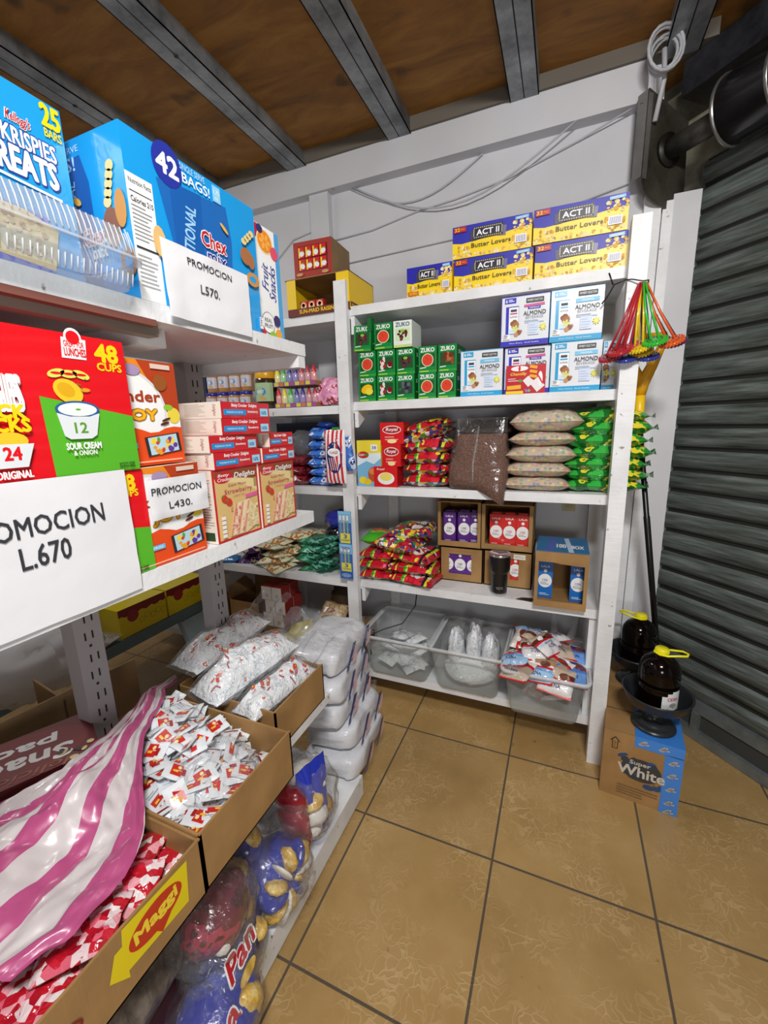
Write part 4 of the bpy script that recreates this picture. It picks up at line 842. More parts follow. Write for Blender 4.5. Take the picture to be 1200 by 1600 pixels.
p.lines(.06, .062, .14, 4, .012, .003, K('#6f5637'), 2)
p.poly([(.03, .218), (.03, .252), (.022, .252), (.04, .272), (.058, .252), (.05, .252), (.05, .218)], K('#3a2c1c')); p.poly([(.033, .221), (.033, .254), (.029, .254), (.04, .266), (.051, .254), (.047, .254), (.047, .221)], CARD); p.text('5', .04, .245, .007, .012, K('#3a2c1c'), .01); p.lines(.035, .234, .010, 3, .004, .0012, K('#3a2c1c'))
b.build('carton', sw)
b = MB(); BS = K('#3b82d6', .3, coat=.4)
b.box(.205, w_+.0015, -.0015, 0, 0.0, h_*.88, BS); b.box(.105, w_+.0015, -.0015, 0, h_*.86, h_+.004, BS); b.box(.105, w_+.0015, -.001, .30, h_+.003, h_+.0045, BS)
p = front(b, 0, -.0015, 0)
for q, (x, y) in enumerate(((.135, .272), (.20, .272), (.235, .225), (.235, .170), (.235, .110), (.235, .050), (.235, .012))):
    for a in range(6): p.disc(x+.009*cos(a), y+.006*sin(a*1.7), .009, .004, K('#b9b6ac'), 8, a, p.k+1)
    p.k += 1; p.rect(x-.012, y-.002, .026, .004, K('#7c7a8c'), .3)
p = Panel(b, (0, 0, h_+.0045), (1, 0, 0), (0, 1, 0)); p.rect(.105, .15, .157, .003, K('#2c3a4c'))
for x, y in ((.16, .20), (.22, .19), (.22, .25)): p.disc(x, y, .014, .008, K('#b9c6d4'), 8)
b.build('blue_label', sw)
sw2 = thing('detergent_case', 'plain brown carton behind the detergent carton, carrying the rear black bowl', 'box', (.264, 2.00, 0), R(-6.5))
b = MB(); b.box(0, .215, 0, .21, 0, .29, CARD); b.box(.10, .2165, -.0, .21, .29, .2915, BS); b.build('carton', sw2)
BP = K('#24272a', .32, var=.25, scale=14); 
def bowl(x, y, z, label):
    t = thing('pedestal_bowl', label, 'bowl', (x, y, z)); b = MB()
    b.lathe([(0, .0), (.074, .0), (.078, .004), (.076, .010), (.066, .016), (.052, .019), (.050, .023), (.036, .026), (.022, .034), (.017, .046), (.019, .060), (.021, .066)], BP, 36); b.build('foot', t)
    b = MB(); b.lathe([(0, .062), (.030, .064), (.062, .074), (.090, .094), (.108, .118), (.116, .140), (.120, .144), (.122, .150), (.119, .154), (.113, .150), (.106, .124), (.088, .102), (.06, .083), (.03, .075), (0, .074)], BP, 40); b.build('bowl', t)
    return t
def jug(x, y, z, rz, label, lab=True, ring=0.0):
    t = thing('bottle', label, 'bottle', (x, y, z), rz); LQ = K('#0a0403', .09); LQ.node_tree.nodes['Principled BSDF'].inputs['Specular IOR Level'].default_value = .3
    b = MB(); b.lathe([(0, .002), (.055, .0), (.066, .006), (.069, .02), (.069, .05), (.066, .056), (.069, .062), (.070, .105), (.067, .111), (.070, .117), (.070, .165), (.066, .188), (.053, .210), (.034, .224), (.018, .230), (.018, .238)], LQ, 40); b.build('body', t)
    b = MB(); YC = K('#ece21a', .35); b.lathe([(.021, .232), (.023, .234), (.023, .252), (.020, .256), (0, .256)], YC, 24)
    for k in range(24): a = 2*pi*k/24; b.box(.0228*cos(a)-.001, .0228*cos(a)+.001, .0228*sin(a)-.001, .0228*sin(a)+.001, .236, .250, YC)
    b.build('cap', t)
    b = MB(); b.tube([(.0, .024, .238), (-.02, .014, .238), (-.024, -.01, .238), (-.006, -.026, .238), (.02, -.026, .239), (.05, -.020, .246), (.078, -.012, .250), (.082, .004, .251), (.066, .020, .250), (.035, .026, .243)], .0042, YC, 8, closed=True); b.T = Matrix.Identity(4); o_ = b.build('carry_ring', t); o_.rotation_euler = (0, 0, -rz+ring)
    if lab:
        b = MB(); p = Panel(b, (0, 0, 0), (1, 0, 0), (0, 0, 1), warp=lambda x_, y_, k: Vector(((.0708+k)*cos(x_/.0708), (.0708+k)*sin(x_/.0708), y_)))
        for i in range(8): p.rect(i*.009, .035, .0092, .078-(.020 if i < 2 else .008 if i < 4 else 0), K('#e9ebec', .35), k=1)
        p.k = 2; p.text('CIDRA', .04, .082, .044, .014, K('#c42a2a'), .04); p.disc(.04, .058, .014, .009, K('#9aa59a')); p.lines(.02, .046, .04, 2, .005, .0018, GREY)
        b.build('label', t); 
    return t
bowl(.396, 1.742, .298, 'black plastic pedestal bowl holding the front dark bottle, on the blue strip carton')
jug(.396, 1.742, .378, R(-88), 'dark bottle with yellow cap and ring standing in the front black bowl, label half visible', ring=R(-12))
bowl(.372, 2.055, .293, 'black plastic pedestal bowl at the back beside the white guide, behind the front one')
jug(.372, 2.055, .373, R(60), 'dark bottle with yellow cap in the rear black bowl, partly hidden by the pole', ring=R(170))

# mop pole with yellow clamp
mp = thing('mop', 'upside-down mop with a black pole and yellow clamp leaning behind the right post', 'mop', (.51, 2.20, 0))
def L_(p): return Vector(p)-Vector((.51, 2.20, 0))
A, Bq = Vector((.275, 1.965, 1.50)), Vector((.49, 2.18, .30))
b = MB(); b.tube([L_(A), L_(A.lerp(Bq, .35)), L_(A.lerp(Bq, .351)), L_(Bq)], [.0105, .0105, .0125, .0125], K('#0f0f10', .35), 14); b.build('pole', mp)
b = MB(); YM = K('#e0a010', .35); YM2 = K('#f0c21a', .35)
b.tube([L_(A.lerp(Bq, .03)), L_(A), L_(A+Vector((-.005, -.005, .08)))], [.017, .019, .020], YM2, 14); b.build('socket', mp)
b = MB(); top_ = A+Vector((-.005, -.005, .075))
b.tube([L_(top_), L_(top_+Vector((.005, -.0, .05))), L_(top_+Vector((.03, .0, .11))), L_(top_+Vector((.06, .0, .19))), L_(top_+Vector((.062, 0, .225)))], [.019, .024, .020, .013, .010], YM, 10)
b.tube([L_(top_+Vector((0, 0, .05))), L_(top_+Vector((-.03, 0, .11))), L_(top_+Vector((-.062, 0, .16))), L_(top_+Vector((-.07, 0, .225)))], [.022, .018, .012, .010], YM, 10)
b.tube([L_(top_+Vector((-.075, 0, .222))), L_(top_+Vector((.070, 0, .222)))], .011, YM, 10); b.build('clamp', mp)

# hanging strainers tied to the post
def hang(x, y, z, col, tip, label, rz=0, sp=.012, r=.036, n=2):
    """flat slotted disc hanging below two thin arms; tip = offset of the disc from the knot"""
    t = thing('strainer', label, 'strainer', (x, y, z), 0, 'coloured plastic strainers tied to the post'); c_ = K(col, .3, coat=.4); tip = Vector(tip); b = MB()
    for s in (-1, 1): b.tube([(s*.003, 0, 0), (s*.003+tip.x*.45+s*sp*.5, tip.y*.4, tip.z*.5), (tip.x+s*sp, tip.y, tip.z+.004)], [.0032, .0042, .0045], c_, 7)
    b.build('arms', t); b = MB(); b.T = Matrix.Translation(tip) @ Matrix.Rotation(R(-14+rz), 4, 'Y') @ Matrix.Rotation(R(26), 4, 'X')
    b.lathe([(0, .004), (r*.9, .004), (r, .002), (r, -.004), (r*.93, -.007), (0, -.006)], c_, 26)
    for k in range(22): a = 2*pi*k/22; b.box(r*cos(a)-.002, r*cos(a)+.002, r*sin(a)-.002, r*sin(a)+.002, -.007, .005, c_)
    for k in range(12): a = 2*pi*k/12; b.lathe([(0, .0046), (.003, .0045)], K('#1c1c1c', .6), 6, (r*.6*cos(a), r*.6*sin(a), 0))
    b.build('disc', t); return t
KX, KY, KZ = .222, 1.775, 1.945
for col, tip, dy, lab, q in (('#b3222e', (-.050, -.015, -.218), 0, 'dark red plastic strainer, leftmost of the front hanging discs', 0), ('#c2303a', (-.028, .01, -.200), .006, 'red plastic strainer just behind the leftmost disc', 0),
        ('#a81e2c', (-.072, .015, -.232), .012, 'small red strainer sticking out lowest at the left', 0), ('#e0c21a', (.004, -.012, -.212), .004, 'yellow plastic strainer in the middle of the hanging bunch', 0),
        ('#d9b416', (.018, .018, -.222), .014, 'yellow strainer behind the green disc', 0), ('#35b83a', (.045, -.02, -.196), 0, 'bright green plastic strainer in the hanging bunch', 0),
        ('#e2622a', (.092, -.005, -.198), .008, 'orange plastic strainer, rightmost large disc of the bunch', -6), ('#2f3f9c', (-.028, .0, -.240), .016, 'blue strainer disc hanging low at the left', 12), ('#2c3a94', (.035, .012, -.238), .020, 'blue strainer disc hanging low at the right', 12),
        ('#5a2a5c', (.105, .02, -.196), .024, 'purple strainer mostly hidden behind the orange one', 0)):
    hang(KX+tip[0]*.1, KY+dy, KZ, col, tip, lab, q)
b = MB(); b.tube([(.170, 1.80, 1.965), (.19, 1.79, 1.962), (KX, 1.778, KZ+.004), (.24, 1.785, KZ+.006), (.245, 1.83, 1.95), (.24, 1.88, 1.955)], .0022, BLK, 6); b.tube([(.17, 1.80, 1.965), (.14, 1.82, 1.96), (.12, 1.84, 1.925), (.105, 1.84, 1.905)], .0026, BLK, 6); b.tube([(.135, 1.82, 1.96), (.12, 1.82, 2.0)], .003, BLK, 6)
tag(b.build('tie_wire'), 'black wire tying the coloured strainers to the right white post', 'wire')

# ------------------------------------------------------------------ left shelving, top board
Q = R(90)   # local front (-y) turned to face the aisle (+x)
tp = 1.728
# rice bar case
b = carton(.42, .17, .292, {n: K('#1f9bd8', .3, coat=.4) for n in ('front', 'left', 'right', 'top')}); p = front(b, 0, 0, 0); Y0 = .13
X_ = lambda y: y-Y0
p.text('RICE KRISPIES', X_(.470), .218, .130, .030, K('#27408f'), .07); p.text('RICE KRISPIES', X_(.470), .218, .126, .026, W, .035)
p.text('TREATS', X_(.477), .184, .112, .046, K('#27408f'), .08); p.text('TREATS', X_(.477), .184, .106, .040, W, .05)
p.text("Kellogg's", X_(.482), .242, .036, .020, W, .05, .3); p.text("Kellogg's", X_(.482), .242, .034, .018, K('#b5262e'), .02, .3)
p.text('25', X_(.532), .272, .030, .034, YEL, .05); p.text('BARS', X_(.532), .247, .026, .013, YEL, .03); p.rect(X_(.44), .152, .09, .004, W, R(-4))
p.rect(X_(.30), .02, .20, .10, K('#2f49c8'), R(-3)); p.poly([(X_(.30), .05), (X_(.50), .035), (X_(.515), .10), (X_(.47), .115), (X_(.30), .12)], K('#d9c08a', .6)); p.blobs(X_(.31), X_(.50), .05, .11, 90, .003, .006, [K('#cda873', .6), K('#e0c490', .6), K('#b98f5c', .6)], 3)
tag(b.build('cereal_bar_case', loc=(-.80, Y0, tp), rz=Q), 'blue case of rice treat bars with a yellow 25, leftmost on the top board', 'box')
# snack mix case
SKY = K('#1b9be2', .3, coat=.4); DKB = K('#1d5fae', .3, coat=.4)
CY0, CW, CH, CD = .578, .332, .272, .26
b = carton(CW, CD, CH, {n: SKY for n in ('front', 'left', 'right')} | {'top': K('#7fc3ee', .3)}); p = front(b, 0, 0, 0); X_ = lambda y: y-CY0; Z_ = lambda z: z-1.728
p.rect(0, 0, .052, Z_(1.928), W, 0); p.text('Nutrition Facts', .027, Z_(1.917), .044, .008, DK, .02); p.rect(.004, Z_(1.900), .044, .0015, DK); p.text('Calories 210', .027, Z_(1.889), .044, .009, DK, .02); p.lines(.004, Z_(1.878), .042, 9, .0065, .0014, GREY); p.rect(.004, Z_(1.812), .044, .003, DK); p.lines(.004, Z_(1.80), .042, 8, .007, .0014, GREY)
bag = [(X_(.640), Z_(1.945)), (X_(.815), Z_(1.965)), (X_(.825), Z_(1.90)), (X_(.81), Z_(1.74)), (X_(.64), Z_(1.74)), (X_(.665), Z_(1.84))]
p.poly(bag, K('#2169b8', .3, coat=.3)); p.poly([(X_(.668), Z_(1.951)), (X_(.745), Z_(1.958)), (X_(.735), Z_(1.74)), (X_(.672), Z_(1.74))], DKB)
p.text('TRADITIONAL', X_(.703), Z_(1.855), .15, .026, K('#9fd0f0'), .03, 0, R(80)); 
p.disc(X_(.668), Z_(1.976), .033, .036, K('#27349c'), 32); p.text('42', X_(.668), Z_(1.976), .050, .036, W, .05)
p.text('SINGLE SERVE', X_(.728), Z_(1.990), .062, .011, K('#bfe3f8'), .01); p.text('BAGS!', X_(.735), Z_(1.972), .070, .018, K('#e8f5fd'), .03); p.rect(X_(.778), Z_(1.963), .022, .03, K('#8fd0f4')); p.text('1.75', X_(.789), Z_(1.982), .016, .009, W, .02); p.text('OZ', X_(.789), Z_(1.97), .010, .007, W, .02)
p.text('Chex', X_(.768), Z_(1.880), .074, .034, W, .09); p.text('Chex', X_(.768), Z_(1.880), .070, .030, K('#c4202c'), .035); p.text('mix', X_(.772), Z_(1.850), .058, .026, W, .10); p.text('mix', X_(.772), Z_(1.850), .054, .023, K('#23308f'), .03)
NB = [K('#c98f4a', .5), K('#a8693a', .5), K('#e0b878', .5)]
for i in range(4): p.disc(X_(.862+.009*i), Z_(1.915+.008*i), .009, .007, K('#e6cf8f', .5), 10, 0, p.k+1)
p.k += 1; p.disc(X_(.866), Z_(1.885), .020, .018, K('#a86c42', .5), 20); p.disc(X_(.882), Z_(1.878), .012, .016, K('#a86c42', .5), 14)
for i in range(3): p.disc(X_(.883), Z_(1.84-.0*i), .022, .015, K('#c98f4a', .5), 18); p.disc(X_(.883), Z_(1.84), .012, .007, SKY, 12); break
p.disc(X_(.80), Z_(1.918), .014, .004, K('#e3b34a', .5), 8, -.6); p.disc(X_(.628), Z_(1.835), .014, .026, NB[2], 12); p.rect(X_(.895), Z_(1.735), .012, .026, W); p.lines(X_(.897), Z_(1.757), .007, 5, .004, .0018, DK)
q = Panel(b, (0, CD, 0), (0, -1, 0), (0, 0, 1))
q.poly([(.03, .02), (.17, .02), (.17, .20), (.155, .245), (.06, .24), (.02, .2)], DKB); q.text('BAGS!', .09, .235, .10, .022, K('#bfe3f8'), .03); q.text('SINGLE SERVE', .10, .256, .11, .010, K('#bfe3f8'), .01); q.text('TRADITIONAL', .115, .14, .14, .02, K('#9fd0f0'), .03, 0, R(82)); q.text('Chex', .165, .115, .06, .032, W, .09); q.text('Chex', .165, .115, .056, .028, K('#c4202c'), .03)
q.text('mix', .175, .088, .04, .02, W, .08)
for i in range(5): q.disc(.212+.004*i, .16+.013*i, .010, .009, K('#e6cf8f', .5), 10, 0, q.k+1)
q.k += 1; q.disc(.215, .12, .022, .032, K('#8a5a44', .5), 20); q.disc(.242, .145, .014, .03, NB[0], 14); q.disc(.245, .06, .02, .024, NB[1], 16); q.disc(.245, .06, .01, .013, SKY, 12); q.disc(.135, .175, .012, .006, K('#e3b34a', .5), 10, -.5)
tag(b.build('snack_mix_case', loc=(-.702, CY0, tp), rz=Q), 'large blue case of snack mix with the number 42, on the top board', 'box')
# fruit snacks carton
b = carton(.108, .16, .262, {'front': W, 'left': SKY, 'right': SKY, 'top': W}); p = front(b, 0, 0, 0)
p.rect(.090, 0, .018, .262, K('#4aa3dd')); p.disc(.02, .245, .022, .016, K('#c8283a')); p.disc(.05, .228, .032, .028, K('#f0e0b0'), 24); p.disc(.05, .228, .028, .025, K('#f08c1e'), 24); p.k += 1
for i in range(6): p.disc(.05+.014*cos(i*1.05), .228+.012*sin(i*1.05), .009, .005, K('#f7b04a'), 8, i*1.05, p.k)
p.disc(.032, .252, .012, .010, K('#2d2f6a')); p.disc(.085, .21, .016, .016, K('#e0506a')); p.rect(.005, .075, .005, .11, SKY); 
p.text('Fruit', .040, .145, .065, .026, K('#2d3c9c'), .01, .35, R(88)); p.text('Snacks', .068, .135, .085, .028, K('#2d3c9c'), .01, .35, R(88))
p.disc(.040, .035, .026, .026, DK, 24); p.disc(.040, .035, .0245, .0245, W, 24); p.text('REAL', .04, .041, .030, .010, DK, .02); p.text('FRUIT!', .04, .027, .034, .010, DK, .02); p.disc(.08, .012, .014, .014, K('#e9a03a')); p.disc(.075, .045, .014, .014, K('#3a2a66')); p.disc(.012, .008, .014, .012, K('#c8283a')); p.disc(.055, .004, .016, .012, K('#8fbf3a'))
tag(b.build('fruit_snack_carton', loc=(-.722, .922, tp), rz=Q), 'narrow white fruit snacks carton with an orange slice, at the end of the top board', 'box')
# paper notices
PAPER = K('#e6e6ea', .55, bump=.25, scale=9)
def notice(x, y0, y1, z0, z1, words, label, seed, par_off=.0):
    w_, h_ = y1-y0, z1-z0; b = MB()
    f = lambda u, v: Vector((u*w_, -.0035-.0045*abs(nz(u*3, v*3, seed))-.004*(1-v)*(u < .15), v*h_))
    b.grid(12, 10, f, PAPER); b.grid(12, 10, lambda u, v: f(1-u, v)+Vector((0, .0008, 0)), PAPER)
    p = Panel(b, (0, 0, 0), (1, 0, 0), (0, 0, 1), warp=lambda a, c, k: f(a/w_, c/h_)+Vector((0, -.0012-k, 0)))
    for t, cx, cz, tw, th, rot in words: p.text(t, cx-y0, cz-z0, tw, th, K('#33343a', .6), .02, 0, rot)
    return tag(b.build('paper_notice', loc=(x, y0, z0), rz=Q), label, 'notice')
notice(-.696, .625, .858, 1.708, 1.842, [('PROMOCION', .742, 1.819, .122, .0135, 0), ('L570.', .734, 1.775, .052, .0165, 0)], 'white paper notice reading PROMOCION L570 on the snack mix case', 3)
# rigid clear clamshell
cl = thing('clamshell_tray', 'empty clear ribbed plastic clamshell lying at the edge of the top board', 'container', (-.728, .350, 1.7285))
def shell(b, hw, hl, z0, z1, flare, m, rib=.0026, n=132, r=.03):
    def ring(z, o, k):
        pts = []; per = []
        for cx, cy, a0 in ((hw-r, hl-r, 0), (-hw+r, hl-r, pi/2), (-hw+r, -hl+r, pi), (hw-r, -hl+r, 1.5*pi)):
            for q in range(9): a = a0+pi/2*q/8; per.append(Vector((cx+r*cos(a), cy+r*sin(a), 0)))
        L = [0]; P2 = per+[per[0]]
        for i in range(len(per)): L.append(L[-1]+(P2[i+1]-P2[i]).length)
        for k_ in range(n):
            s = L[-1]*k_/n; i = max(j for j in range(len(per)) if L[j] <= s); t = (s-L[i])/(L[i+1]-L[i]); q = P2[i].lerp(P2[i+1], t)
            nn = Vector((q.x/hw, q.y/hl, 0)); nn = Vector((round(nn.x*.62), round(nn.y*.52), 0)); rb = k*rib*sin(k_*pi*.9)
            pts.append(Vector((q.x*(1+o/hw), q.y*(1+o/hl), z))+nn*rb)
        return pts
    rings = [ring(z0+(z1-z0)*t, flare*t, 1 if 0.1 < t < .9 else 0) for t in (0, .12, .5, .88, 1)]
    vs = [p for q in rings for p in q]; fs = [(i*n+k, i*n+(k+1) % n, (i+1)*n+(k+1) % n, (i+1)*n+k) for i in range(4) for k in range(n)]
    b.add(vs, fs, m, True); return rings
b = MB(); rg = shell(b, .060, .195, .0, .040, .010, CLAM); b.add(rg[0], [tuple(range(132))], CLAM); b.build('base', cl)
b = MB(); rg = shell(b, .070, .205, .044, .088, -.012, CLAM); b.add(rg[-1], [tuple(range(132))], CLAM); b.build('lid', cl)
b = MB(); r1_ = shell(MB(), .071, .206, .040, .0401, 0, CLAM, 0); vs = [Vector((p.x*s, p.y*(1+(s-1)*.4), z)) for s, z in ((1, .040), (1.09, .041), (1.09, .045), (1, .046)) for p in r1_[0]]
b.add(vs, [(i*132+k, i*132+(k+1) % 132, (i+1)*132+(k+1) % 132, (i+1)*132+k) for i in range(3) for k in range(132)], film('clear_rim', .35, '#f6fbff', .08, 5, .1), True); b.build('rim', cl)

b = MB(); RBM = film('highlight_ribs', .55, '#ffffff', .06, 5, .05)  # whitish rib colour stands in for highlights along the clear plastic
for i in range(44):
    y = -.185+.37*i/43
    for xx in (.0605, ): b.tube([(xx+.010, y, .052), (xx+.006, y, .070), (xx, y, .087)], .0013, RBM, 4); b.tube([(xx+.001, y, .002), (xx+.006, y, .020)], .0011, RBM, 4)
for i in range(14):
    x = -.055+.11*i/13
    for s_ in (-1, 1): b.tube([(x, s_*.204, .052), (x, s_*.200, .070), (x, s_*.194, .087)], .0013, RBM, 4)
b.build('ribs', cl)

# ------------------------------------------------------------------ middle board
mz = 1.241
PR = K('#e3131f', .28, coat=.5); GN = K('#5ab52c', .3, coat=.4)
def crisps(y0, z, h, x, label, w=.36):
    b = carton(w, .28, h, {n: PR for n in ('front', 'left', 'right', 'top')}); p = front(b, 0, 0, 0); o = y0
    U = lambda y: y-o; V = lambda zz: zz-1.437
    p.poly([(U(.388), 0), (w, 0), (w, h*.43), (U(.385), h*.56)], GN)
    p.text('48', U(.495), h*.895, .040, .030, YEL, .06); p.text('CUPS', U(.497), h*.795, .042, .013, YEL, .05)
    p.poly([(U(.425), h*.83), (U(.461), h*.83), (U(.464), h*.97), (U(.428), h*.97)], W); p.disc(U(.445), h*.975, .013, .014, W, 16); p.disc(U(.445), h*.975, .010, .010, PR, 16); p.text('GREAT FOR', U(.445), h*.93, .030, .009, PR, .02); p.text('LUNCHES', U(.445), h*.875, .032, .012, PR, .03)
    CR = K('#f2c62e', .4); LGc = K('#d9df62', .4)
    for q in range(3): p.disc(U(.412+.018*q), h*.72, .013, .006, LGc, 14, (.3, 0, -.3)[q], p.k+1); p.disc(U(.412+.018*q), h*.72, .008, .002, PR, 10, 0, p.k+2)
    p.k += 2; p.disc(U(.425), h*.60, .022, .017, CR, 20, -.5); p.disc(U(.422), h*.61, .013, .010, K('#e0aa1e', .4), 14, -.5); p.disc(U(.450), h*.615, .008, .003, K('#f29a2e'))
    p.blobs(U(.44), U(.455), h*.60, h*.72, 5, .0012, .002, [K('#3f8a2a')], 1)
    p.disc(U(.434), h*.475, .033, .013, K('#27609c'), 26); p.disc(U(.434), h*.475, .029, .010, K('#eef1ee'), 24); p.disc(U(.434), h*.475, .004, .0015, GN)
    p.poly([(U(.402), h*.45), (U(.408), h*.29), (U(.416), h*.265), (U(.448), h*.265), (U(.457), h*.29), (U(.466), h*.45), (U(.45), h*.425), (U(.42), h*.425)], K('#dfe4e8')); p.text('12', U(.434), h*.345, .020, .017, K('#5a9a2c'), .04)
    p.text('SOUR CREAM', U(.434), h*.215, .054, .011, W, .05); p.text('& ONION', U(.434), h*.165, .036, .008, W, .04); p.text('POTATO CRISPS', U(.500), h*.045, .028, .009, K('#23401a'), .02)
    p.text('PRINGLES', U(.330), h*.57, .066, .052, W, .06); p.text('SNACK', U(.322), h*.455, .080, .020, YEL, .07); p.text('STACKS', U(.322), h*.37, .086, .020, YEL, .07)
    p.disc(U(.336), h*.27, .022, .012, CR, 18); p.poly([(U(.310), h*.25), (U(.316), h*.10), (U(.352), h*.10), (U(.364), h*.25)], K('#dfe4e8')); p.text('24', U(.336), h*.19, .022, .019, PR, .05); p.text('ORIGINAL', U(.334), h*.055, .044, .011, W, .05)
    return tag(b.build('crisps_case', loc=(x, y0, z), rz=Q), label, 'box', 'cases of crisp cups')
crisps(.172, mz, .188, -.704, 'lower red and green crisps case, its front covered by the big PROMOCION paper')
crisps(.166, mz+.191, .214, -.700, 'upper red and green crisps case showing 48 cups and a white dip cup')
notice(-.699, .04, .492, 1.216, 1.434, [('PROMOCION', .352, 1.369, .184, .030, R(1)), ('L.670', .352, 1.325, .068, .034, R(1))], 'large white paper notice reading PROMOCION L.670 on the lower crisps case', 5)
def kinder(y0, x, z, w, h, label):
    OR = K('#e8501e', .3, coat=.4); b = carton(w, .16, h, {'front': W, 'left': OR, 'right': OR, 'top': K('#f3e3d0', .5)}); p = front(b, 0, 0, 0)
    p.rect(0, h*.62, w, h*.38, K('#e98a22')); p.poly([(w*.62, h), (w, h), (w, h*.5), (w*.9, h*.45)], K('#b5401c')); p.disc(w*.40, h*.52, w*.46, h*.42, K('#d8dadd'), 36); p.disc(w*.40, h*.51, w*.44, h*.40, W, 36)
    p.poly([(0, 0), (w, 0), (w, h*.36)]+[(w*(1-i/12), h*(.34+.03*sin(i*1.3)))for i in range(1, 13)], OR); p.disc(w*.93, h*.48, w*.07, h*.08, K('#e9d24a')); p.disc(w*.88, h*.56, w*.05, h*.03, K('#8fc23a'))
    p.text('kinder', w*.58, h*.66, w*.46, h*.11, K('#a8401e'), .05); p.text('JOY', w*.60, h*.47, w*.34, h*.16, K('#a86a1a'), .12); p.text('JOY', w*.60, h*.47, w*.32, h*.14, K('#f5b81e'), .05); p.disc(w*.84, h*.44, w*.05, h*.012, K('#5a2a18'), 10, .3); p.disc(w*.82, h*.40, w*.05, h*.014, K('#5a2a18'), 10, .2)
    p.disc(w*.56, h*.90, w*.08, h*.05, K('#a890b8'), 14); p.disc(w*.82, h*.80, w*.07, h*.08, K('#9a5424'), 14); p.rect(w*.74, h*.93, w*.2, h*.045, K('#e0c8b8'))
    p.rect(w*.60, h*.10, w*.36, h*.19, DK, R(6)); p.rect(w*.63, h*.11, w*.30, h*.17, K('#b9d8e8'), R(6)); p.blobs(w*.66, w*.90, h*.12, h*.24, 16, .004, .008, [K('#e9a22a'), K('#d83a3a'), K('#6a3a9c'), K('#f2d43a'), K('#5aa83a')], 4)
    p.rect(w*.30, h*.17, w*.22, h*.05, K('#6fc0ea')); p.text('SURPRISE', w*.41, h*.195, w*.18, h*.022, W, .02); p.rect(w*.02, h*.03, w*.94, h*.012, K('#f6c0a0'))
    return tag(b.build('chocolate_egg_case', loc=(x, y0, z), rz=Q), label, 'box', 'cases of chocolate eggs')
kinder(.445, -.708, mz, .218, .190, 'lower orange and white chocolate egg case behind the PROMOCION L430 paper')
kinder(.430, -.722, mz+.193, .216, .192, 'upper orange and white chocolate egg case, beside the stack of cake mixes')
notice(-.7015, .532, .672, 1.332, 1.408, [('PROMOCION', .596, 1.385, .118, .014, R(-1)), ('L430.', .600, 1.355, .056, .014, R(-1))], 'small white paper notice reading PROMOCION L430 on the chocolate egg case', 8)
# cake mix cartons
CR_ = K('#e6e0d2', .45); CRED = K('#c9202c', .3, coat=.4)
def cake_front(p, w, h):
    p.rect(w*.04, h*.03, w*.92, h*.94, K('#d9b878')); p.poly([(w*.04, h*.97), (w*.96, h*.97), (w*.96, h*.80), (w*.6, h*.84), (w*.04, h*.86)], K('#8a4a2a')); p.poly([(w*.04, h*.84), (w*.55, h*.78), (w*.96, h*.62), (w*.96, h*.80), (w*.5, h*.86), (w*.04, h*.88)], K('#e6cf96'))
    p.disc(w*.24, h*.885, w*.19, h*.075, CRED, 24, .1); p.text('Betty', w*.23, h*.912, w*.24, h*.05, W, .02, .3); p.text('Crocker', w*.25, h*.86, w*.30, h*.05, W, .02, .3)
    p.text('Delights', w*.69, h*.885, w*.50, h*.10, W, .025, .3); p.text('Super Moist', w*.50, h*.765, w*.40, h*.045, K('#a8305a'), .006, .2); p.text('Strawberry', w*.52, h*.675, w*.62, h*.085, K('#b03a5a'), .01); p.text('CAKE MIX', w*.52, h*.61, w*.26, h*.022, K('#c4607a'), .005)
    p.rect(w*.66, h*.545, w*.28, h*.055, K('#e0609c'), R(3)); p.rect(w*.88, h*.70, w*.07, h*.12, K('#a8935a'))
    for x, y in ((.20, .595), (.28, .545)): p.disc(w*x, h*y, w*.075, h*.05, K('#d0352e'), 14, -.6); p.disc(w*(x-.04), h*(y+.03), w*.03, h*.015, K('#5a8a2c'), 8)
    PK = K('#e08a80', .5); PK2 = K('#f0d9c0', .5); TN = K('#e2cfa0', .5)
    p.poly([(w*.24, h*.06), (w*.40, h*.50), (w*.72, h*.53), (w*.90, h*.36), (w*.93, h*.14), (w*.62, h*.045)], TN)
    for i in range(5):
        a = .25+i*.07; p.poly([(w*a, h*(.065+.0*i)), (w*(a+.038), h*.065), (w*(a+.20), h*.50), (w*(a+.165), h*.50)], (PK, PK2)[i % 2])
    p.blobs(w*.66, w*.9, h*.12, h*.42, 30, .003, .006, [K('#d8c08a', .6), K('#e8d8b0', .6)], 2); p.blobs(w*.30, w*.58, h*.1, h*.46, 30, .002, .004, [K('#d4786c', .5), K('#f0b8a8', .5)], 3)
    for i in range(5): p.rect(w*.07, h*(.07+.062*i), w*.085, h*.05, K('#f3ece8'))
def cake_spine(p, w, h):
    p.text('Betty Crocker  Delights', w*.46, h*.78, w*.52, h*.26, W, .03, .2); p.rect(w*.04, h*.20, w*.44, h*.34, K('#1f8fd0')); p.text('PUDDING IN THE MIX', w*.26, h*.37, w*.32, h*.12, W, .01); p.text('Strawberry', w*.62, h*.40, w*.22, h*.20, W, .03); p.rect(w*.78, h*.12, w*.18, h*.52, K('#9fd4ee')); p.text('16%', w*.86, h*.36, w*.12, h*.24, K('#23408f'), .03)
def cake_side(q, w, h):
    q.lines(w*.12, h*.86, w*.55, 11, h*.07, h*.022, K('#b0a490')); q.text('Delights', w*.84, h*.5, h*.7, w*.09, K('#a8303a'), .01, .2, R(-90))
